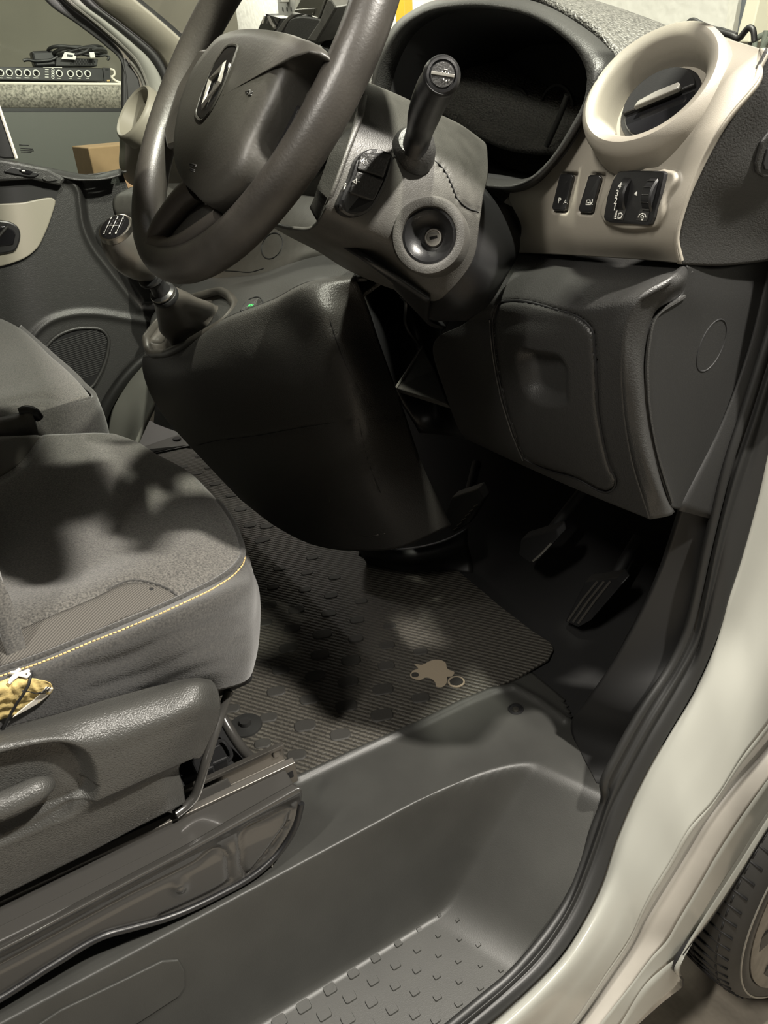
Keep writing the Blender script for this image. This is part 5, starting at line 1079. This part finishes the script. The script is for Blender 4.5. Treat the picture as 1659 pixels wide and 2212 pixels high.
# back bolster edge
# plastic skirt with the height lever
sk = patch('side_skirt', [
    Ax([(-120, 1612, -.285), (0, 1574, -.285), (110, 1545, -.285), (240, 1507, -.285), (350, 1478, -.285), (425, 1462, -.285), (455, 1466, -.29)]),
    Ax([(-120, 1632, -.25), (0, 1597, -.25), (110, 1574, -.25), (240, 1543, -.25), (350, 1510, -.25), (430, 1480, -.252), (470, 1488, -.27)]),
    Ax([(-120, 1660, -.232), (0, 1624, -.232), (110, 1602, -.232), (220, 1596, -.232), (330, 1560, -.232), (430, 1518, -.236), (476, 1514, -.26)]),
    Ax([(-120, 1690, -.230), (0, 1655, -.230), (110, 1640, -.230), (220, 1640, -.230), (320, 1600, -.230), (420, 1562, -.236), (472, 1556, -.26)]),
    Ax([(-120, 1770, -.230), (0, 1735, -.230), (110, 1710, -.230), (215, 1690, -.230), (310, 1650, -.230), (395, 1610, -.238), (452, 1600, -.262)]),
    Ax([(-120, 1850, -.232), (0, 1800, -.232), (110, 1765, -.232), (210, 1735, -.232), (300, 1695, -.234), (370, 1662, -.242), (428, 1640, -.264)]),
    Ax([(-120, 1880, -.238), (0, 1830, -.238), (110, 1786, -.238), (210, 1748, -.238), (300, 1706, -.240), (360, 1676, -.246), (398, 1652, -.268)]),
    Ax([(-120, 1940, -.242), (0, 1890, -.242), (110, 1840, -.242), (210, 1795, -.242), (300, 1752, -.242), (365, 1722, -.246), (402, 1702, -.266)]),
    Ax([(-120, 2000, -.248), (0, 1944, -.248), (110, 1890, -.248), (210, 1840, -.248), (300, 1792, -.248), (370, 1756, -.25), (406, 1736, -.266)])], M['seattrim'], ds, 120, 120, .008)
recess = sp2([(-60, 1612), (40, 1598), (110, 1592), (160, 1602), (195, 1628), (213, 1665), (216, 1710), (205, 1742), (175, 1765), (100, 1796), (0, 1838), (-60, 1862)], 60)
low_e = sp2([(-120, 1878), (0, 1826), (110, 1780), (210, 1742), (300, 1700), (360, 1670), (400, 1648)], 50)
def skf(u, v):
    h = 0
    if u < 225 and inpoly(u, v, recess + [(-200, 1862), (-200, 1612)]): h -= .022 * sms(dline(u, v, recess) / (42 if v < 1700 else 26))
    h -= .004 * sms((v - (1878 - (u + 120) * .447)) / 6.0) if v > 1640 else 0
    return h
push(sk, skf)
lev = tube('height_lever', [on(sk, -60, 1742, .012), on(sk, 0, 1722, .014), on(sk, 50, 1700, .014), on(sk, 85, 1685, .012), on(sk, 102, 1690, .004)], [.015, .0155, .0155, .0145, .009], M['seattrim'], ds, 16, 24)
# seat base in black enamelled steel
BX = -.222
bout = [(-120, 2090), (0, 2036), (120, 1972), (250, 1904), (380, 1836), (500, 1768), (600, 1710), (633, 1694), (648, 1700), (653, 1716), (650, 1745), (640, 1772), (618, 1822), (585, 1862), (550, 1892), (527, 1908), (445, 1946), (358, 1986), (290, 2004), (220, 2024), (120, 2084), (0, 2160), (-120, 2230)]
bb = patch('base_panel', [Ax([(-120, 2092, BX - .004), (0, 2037, BX - .004), (140, 1962, BX - .004), (280, 1888, BX - .004), (420, 1814, BX - .004), (540, 1744, BX - .004), (632, 1692, BX - .004)]),
    Ax([(-120, 2104, BX + .008), (0, 2050, BX + .008), (140, 1976, BX + .008), (280, 1902, BX + .008), (420, 1828, BX + .008), (545, 1758, BX + .008), (646, 1700, BX + .006)]),
    Ax([(-120, 2126, BX), (0, 2072, BX), (140, 1998, BX), (280, 1922, BX), (420, 1848, BX), (550, 1780, BX), (651, 1728, BX)]),
    Ax([(-120, 2170, BX), (0, 2108, BX), (140, 2035, BX), (280, 1960, BX), (420, 1890, BX), (540, 1830, BX), (630, 1790, BX)]),
    Ax([(-120, 2200, BX), (0, 2136, BX), (130, 2060, BX), (260, 1996, BX), (400, 1940, BX), (510, 1892, BX), (590, 1850, BX)]),
    Ax([(-120, 2232, BX), (0, 2162, BX), (120, 2086, BX), (225, 2024, BX), (358, 1987, BX), (470, 1938, BX), (560, 1885, BX)])], M['enamel'], ds, 130, 90, .006)
p1 = sp2([(-120, 2150), (0, 2088), (140, 2013), (280, 1938), (420, 1868), (478, 1836), (486, 1842), (494, 1880), (494, 1908), (480, 1918), (400, 1958), (350, 1980)], 80)
p2 = sp2([(520, 1805), (526, 1796), (580, 1768), (612, 1752), (628, 1748), (626, 1770), (600, 1820), (566, 1862), (532, 1888), (526, 1880), (520, 1840)], 70, True)
dome = (388, 1914)
def baf(u, v):
    h = -.0035 * math.exp(-(dline(u, v, p1) / 6) ** 2) if v > 1800 or u < 420 else 0
    if u > 500:
        h -= .0032 * math.exp(-(dline(u, v, p2, True) / 5) ** 2)
        if inpoly(u, v, p2): h -= .008 * sms((u - (640 - (v - 1745) * .75)) / 24.0)
    r_ = math.hypot(u - dome[0], v - dome[1])
    return h + .006 * math.exp(-(r_ / 13) ** 2) - .003 * math.exp(-(r_ / 5) ** 2)
push(bb, baf)
for nm, o_ in (('base_top_flange', 0),):
    prism(nm, [V((BX - .002, -.25, .733)), V((BX - .002, .222, .735)), V((BX - .05, .222, .737)), V((BX - .05, -.25, .735))], (0, 0, -.006), M['enamel'], ds, .002)
tube('base_foot_edge', Ax([(-60, 2190, BX + .002), (0, 2157, BX + .002), (120, 2081, BX + .002), (225, 2021, BX + .002), (290, 2003, BX + .002), (358, 1984, BX + .002), (470, 1935, BX + .002), (560, 1882, BX + .002), (612, 1830, BX), (640, 1780, BX), (651, 1735, BX)]), .0045, M['black'], ds, 8, 60)
prism('base_inner_panel', [V((-.76, -.3, FL + .01)), V((-.76, .15, FL + .01)), V((-.76, .15, .74)), V((-.76, -.3, .74))], (.01, 0, 0), M['enamel'], ds, .002)
prism('chipped_edge', [on(lin, u, v, .002) for u, v in ((585, 1862), (591, 1866), (588, 1876), (582, 1868))], (0, 0, .002), M['padding'], ds, 0)
# slide rails
def rail(nm, xa, y0, y1, z0, w_, h_, m):
    t_ = .003
    pf = [(-w_ / 2, 0), (-w_ / 2, h_), (-w_ / 2 + .010, h_ + .002), (-w_ / 2 + .010, h_ - .004), (-w_ / 2 + t_, h_ - .004), (-w_ / 2 + t_, t_), (w_ / 2 - t_, t_), (w_ / 2 - t_, h_ - .004), (w_ / 2 - .010, h_ - .004), (w_ / 2 - .010, h_ + .002), (w_ / 2, h_), (w_ / 2, 0)]
    return prism(nm, [V((xa + a, y0, z0 + b)) for a, b in pf], (0, y1 - y0, 0), m, ds, .0008)
rail('slide_rail', -.296, -.45, .238, .704, .048, .036, M['rail'])
rail('slide_rail', -.70, -.45, .238, .704, .048, .036, M['rail'])
box('rail_slider', (-.296, -.10, .722), (.022, .5, .024), M['enamel'], ds, .002)
box('rail_slot', (-.2722, .228, .722), (.001, .009, .012), M['void'], ds, 0)
box('rail_stop', (-.318, .226, .728), (.01, .012, .014), M['rail'], ds, .002)
prism('rail_bridge', [V((-.275, -.40, .70)), V((-.275, .23, .70)), V((-.243, .222, .736)), V((-.243, -.40, .736))], (0, 0, -.004), M['enamel'], ds, .001)
# front lever bar and under-seat hardware
tube('slide_lever', Az([(495, 1492, .86), (480, 1535, .84), (462, 1590, .82), (446, 1640, .80), (430, 1695, .77), (418, 1724, .755), (398, 1745, .75), (378, 1760, .75)]), .0065, M['enamel'], ds, 10, 40)
tube('cross_bar', [at(478, 1545, z=.72), at(503, 1588, z=.70), at(530, 1625, z=.69), at(545, 1640, z=.69)], .008, M['enamel'], ds, 10, 20)
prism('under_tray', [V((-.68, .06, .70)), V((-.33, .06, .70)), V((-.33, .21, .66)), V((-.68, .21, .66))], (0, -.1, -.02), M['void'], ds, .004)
for k, (u, v) in enumerate(((430, 1630), (455, 1615), (470, 1640), (440, 1660))): box('mechanism', at(u, v, z=.72), (.03, .025, .02), M['black'], ds, .003)
tube('wiring', Az([(420, 1600, .74), (450, 1612, .72), (480, 1600, .71), (500, 1630, .70), (470, 1660, .71)]), .003, M['black'], ds, 6, 24)
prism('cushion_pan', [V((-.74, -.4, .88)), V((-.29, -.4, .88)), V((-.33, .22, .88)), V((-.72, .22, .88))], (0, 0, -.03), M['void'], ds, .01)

# ------------------------------------------------------------------ passenger bench
ps = thing('passenger_seat', 'grey fabric passenger bench seat in front of the far door', 'seat', (-1.35, 0, .62))
pt_ = [
    Az([(195, 860, 1.04), (172, 828, 1.05), (142, 797, 1.06), (108, 768, 1.07), (75, 736, 1.08), (38, 706, 1.085), (0, 688, 1.09), (-40, 676, 1.09)]),
    Az([(140, 876, 1.045), (120, 840, 1.058), (92, 808, 1.066), (60, 778, 1.074), (25, 748, 1.08), (-10, 718, 1.09), (-50, 700, 1.092), (-90, 690, 1.092)]),
    Az([(85, 893, 1.045), (64, 860, 1.06), (36, 826, 1.066), (6, 796, 1.072), (-26, 766, 1.078), (-60, 738, 1.088), (-100, 716, 1.092), (-140, 704, 1.092)]),
    Az([(0, 905, 1.05), (-16, 874, 1.062), (-40, 842, 1.066), (-66, 814, 1.070), (-96, 784, 1.076), (-130, 756, 1.088), (-170, 735, 1.09), (-210, 722, 1.09)]),
    Az([(-120, 925, 1.055), (-130, 895, 1.066), (-150, 865, 1.068), (-175, 838, 1.070), (-205, 808, 1.076), (-240, 780, 1.088), (-280, 760, 1.09), (-320, 748, 1.09)])]
pc = patch('cushion', [[p + V((0, .010, -.05)) for p in pt_[0]]] + pt_, M['fabric'], ps, 60, 60, .01)
pcr = sp2([(130, 874), (118, 862), (95, 858), (50, 864), (0, 872)], 30)
push(pc, lambda u, v: -.003 * math.exp(-(dline(u, v, pcr) / 4) ** 2))
psd = patch('cushion_side', [[r[0] for r in pt_][::-1] + [pt_[0][1], pt_[0][3], pt_[0][5]],
    [p + V((.012, .0, -.05)) for p in [r[0] for r in pt_][::-1]] + [p + V((.0, .014, -.05)) for p in (pt_[0][1], pt_[0][3], pt_[0][5])],
    [p + V((.0, .0, -.12)) for p in [r[0] for r in pt_][::-1]] + [p + V((.0, .012, -.12)) for p in (pt_[0][1], pt_[0][3], pt_[0][5])],
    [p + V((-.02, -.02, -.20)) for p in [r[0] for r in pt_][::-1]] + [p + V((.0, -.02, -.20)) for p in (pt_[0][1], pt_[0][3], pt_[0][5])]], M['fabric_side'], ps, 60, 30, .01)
tube('piping', [p + V((.003, 0, .001)) for p in cr([r[0] for r in pt_], 40)], .004, M['fabric_side'], ps, 8)
prism('seat_plinth', [V((-1.68, -.4, FL)), V((-1.2, -.4, FL)), V((-1.2, .12, FL)), V((-1.68, .12, FL))], (0, 0, .26), M['enamel'], ps, .01)

# ------------------------------------------------------------------ handbrake between the seats
hk = thing('handbrake', 'grey handbrake grip with black button between the two seats', 'handbrake', at(40, 915, z=.95))
h0, h1 = at(-110, 955, d=1.36), at(72, 914, d=1.42)
tube('grip', [h0, h0.lerp(h1, .5), h0.lerp(h1, .8), h1], [.024, .023, .0235, .0245], M['shroud'], hk, 20, 20)
hd = (h1 - h0).normalized()
lathe('grip_collar', h1, hd, [(.0255, -.012), (.0265, -.004), (.0245, .002), (.014, .004), (0, .004)], M['shroud'], hk, 30)
tube('release_button', [at(42, 893, d=1.405), at(60, 889, d=1.41), at(80, 898, d=1.415), at(86, 904, d=1.42)], [.010, .012, .012, .008], M['black'], hk, 12, 14)
tube('lever_arm', [h0, h0 + V((0, -.25, -.22))], .016, M['black'], hk, 12)

# ------------------------------------------------------------------ device and its holder on the dash top
ph = thing('device_holder', 'black plastic holder on the dash behind the steering wheel', 'holder', at(665, 90, y=.72))
HY = .70
prism('cradle', A(sp2([(612, 78), (618, 58), (628, 42), (648, 37), (672, 39), (694, 46), (690, 66), (676, 92), (655, 110), (620, 104)], 40), y=HY), (0, .03, .006), M['dash_soft'], ph, .006)
prism('cradle_edge', A([(594, 70), (612, 44), (630, 28), (640, 32), (622, 48), (606, 74)], y=HY + .01), (0, .03, .004), M['shroud'], ph, .002)
prism('side_arm', A([(708, -4), (716, -2), (727, 16), (706, 52), (682, 92), (660, 88), (690, 44)], y=HY - .012), (0, .035, .004), M['shroud'], ph, .003)
prism('back_block', A([(716, 42), (728, 44), (742, 54), (726, 100), (712, 108), (688, 100), (700, 70)], y=HY + .03), (0, .03, .0), M['black'], ph, .004)
prism('block_cap', A([(720, 40), (736, 44), (742, 56), (728, 54), (716, 48)], y=HY + .026), (0, .03, .0), M['padding'], ph, .002)
tube('mount_stem', A([(668, 92), (660, 130)], y=HY + .03), .02, M['black'], ph, 14)
lathe('suction_foot', at(664, 122, y=HY + .03), (0, 0, 1), [(.05, 0), (.045, .012), (.02, .02), (0, .02)], M['black'], ph, 30)
dv = thing('handheld_device', 'dark screened device standing in the holder', 'device', at(680, 20, y=HY))
prism('screen', A([(634, 26), (652, -6), (664, -30), (722, -30), (708, -2), (690, 42), (664, 33)], y=HY + .006), (0, .012, 0), M['screen'], dv, .002)
tube('screen_frame', A([(704, -6), (688, 40), (676, 36)], y=HY + .004), .0018, M['silver'], dv, 6)
tube('screen_line', A([(638, 22), (660, 20), (680, 19), (676, 30)], y=HY + .004), .0014, M['silver'], dv, 6)
bk = thing('black_bracket', 'small glossy black bracket left of the holder', 'bracket', at(580, 70, y=HY))
prism('bracket_shell', A([(553, 72), (568, 36), (574, 30), (584, 34), (606, 40), (598, 58), (590, 74)], y=HY + .02), (0, .03, 0), M['gloss'], bk, .002)
tube('bracket_edge', A([(580, 36), (586, 50), (594, 60)], y=HY + .015), .003, M['rail'], bk, 6)
tube('bracket_highlight', A([(567, 50), (572, 33)], y=HY + .015), .0018, M['padding'], bk, 6)
tp_ = lathe('round_knob', at(738, -2, y=.74), (0, -1, 0), [(.022, -.02), (.024, 0), (.018, .008), (0, .008)], M['black'], None, 24); tag(tp_, 'round black knob above the holder at the top of the photo', 'knob')
cb = tube('charging_cable', A([(1482, 68), (1483, 58), (1488, 47), (1496, 44), (1512, 50), (1528, 58), (1540, 62)], y=.80) + A([(1560, 66), (1590, 76)], y=.82), .0028, M['rubber'], None, 8, 50); tag(cb, 'thin black cable looping above the beige vent', 'cable')
cb2 = tube('cable', A([(1490, 66), (1520, 64), (1550, 68), (1580, 76), (1598, 82), (1606, 72), (1618, 60), (1624, 62), (1630, 90)], y=.76), .0030, M['rubber'], None, 8, 60); tag(cb2, 'black cable lying along the dash end with a bent tip', 'cable')

# ------------------------------------------------------------------ what carries on beyond the left and top edges of the photo
def extend(o, test, shift):
    Rt = R.transposed()
    for c in [o] + list(o.children_recursive):
        if c.type != 'MESH': continue
        for v in c.data.vertices:
            q = Rt @ (v.co - CAM)
            if q.z > .05 and test(CX + FPX * q.x / q.z, CY + FPX * q.y / q.z): v.co = v.co + shift
        c.data.update()
extend(pd, lambda u, v: u < -50, V((0, -.62, 0)))
extend(sb, lambda u, v: u < -110, (shp(-120, 178) - shp(262, 181.5)).normalized() * 1.0)
extend(ds, lambda u, v: u < -100, V((0, -.30, 0)))
extend(ps, lambda u, v: u < -60, V((0, -.28, 0)))
for c in van.children:
    if c.name in ('window_seal', 'a_pillar', 'pillar_seal', 'pillar_trim', 'windscreen_seal', 'pillar_seam'):
        extend(c, lambda u, v: v < -18, (at(150, -30, x=PX) - at(232, 48, x=PX)).normalized() * .22)
def back(nm, x0, x1, par, m, dy=0.0):
    rows = []
    for y, z, b in ((-.235, 1.00, 0), (-.25, 1.10, .02), (-.285, 1.25, .03), (-.33, 1.42, .025), (-.375, 1.55, .01), (-.41, 1.60, -.02), (-.46, 1.60, -.02), (-.46, 1.45, 0), (-.42, 1.20, 0), (-.40, 1.0, 0)):
        rows.append([V((lerp(x0, x1, t), y + dy + (.03 if t in (0, 1) else -.005) + (-.03 if t in (0, 1) and y > -.4 else 0) + b, z)) for t in (0, .12, .3, .5, .7, .88, 1)])
    patch(nm, rows, m, par, 40, 60, .02)
back('seat_back', -.315, -.80, ds, M['fabric'], .203)
back('seat_back', -1.13, -1.70, ps, M['fabric'], -.10)
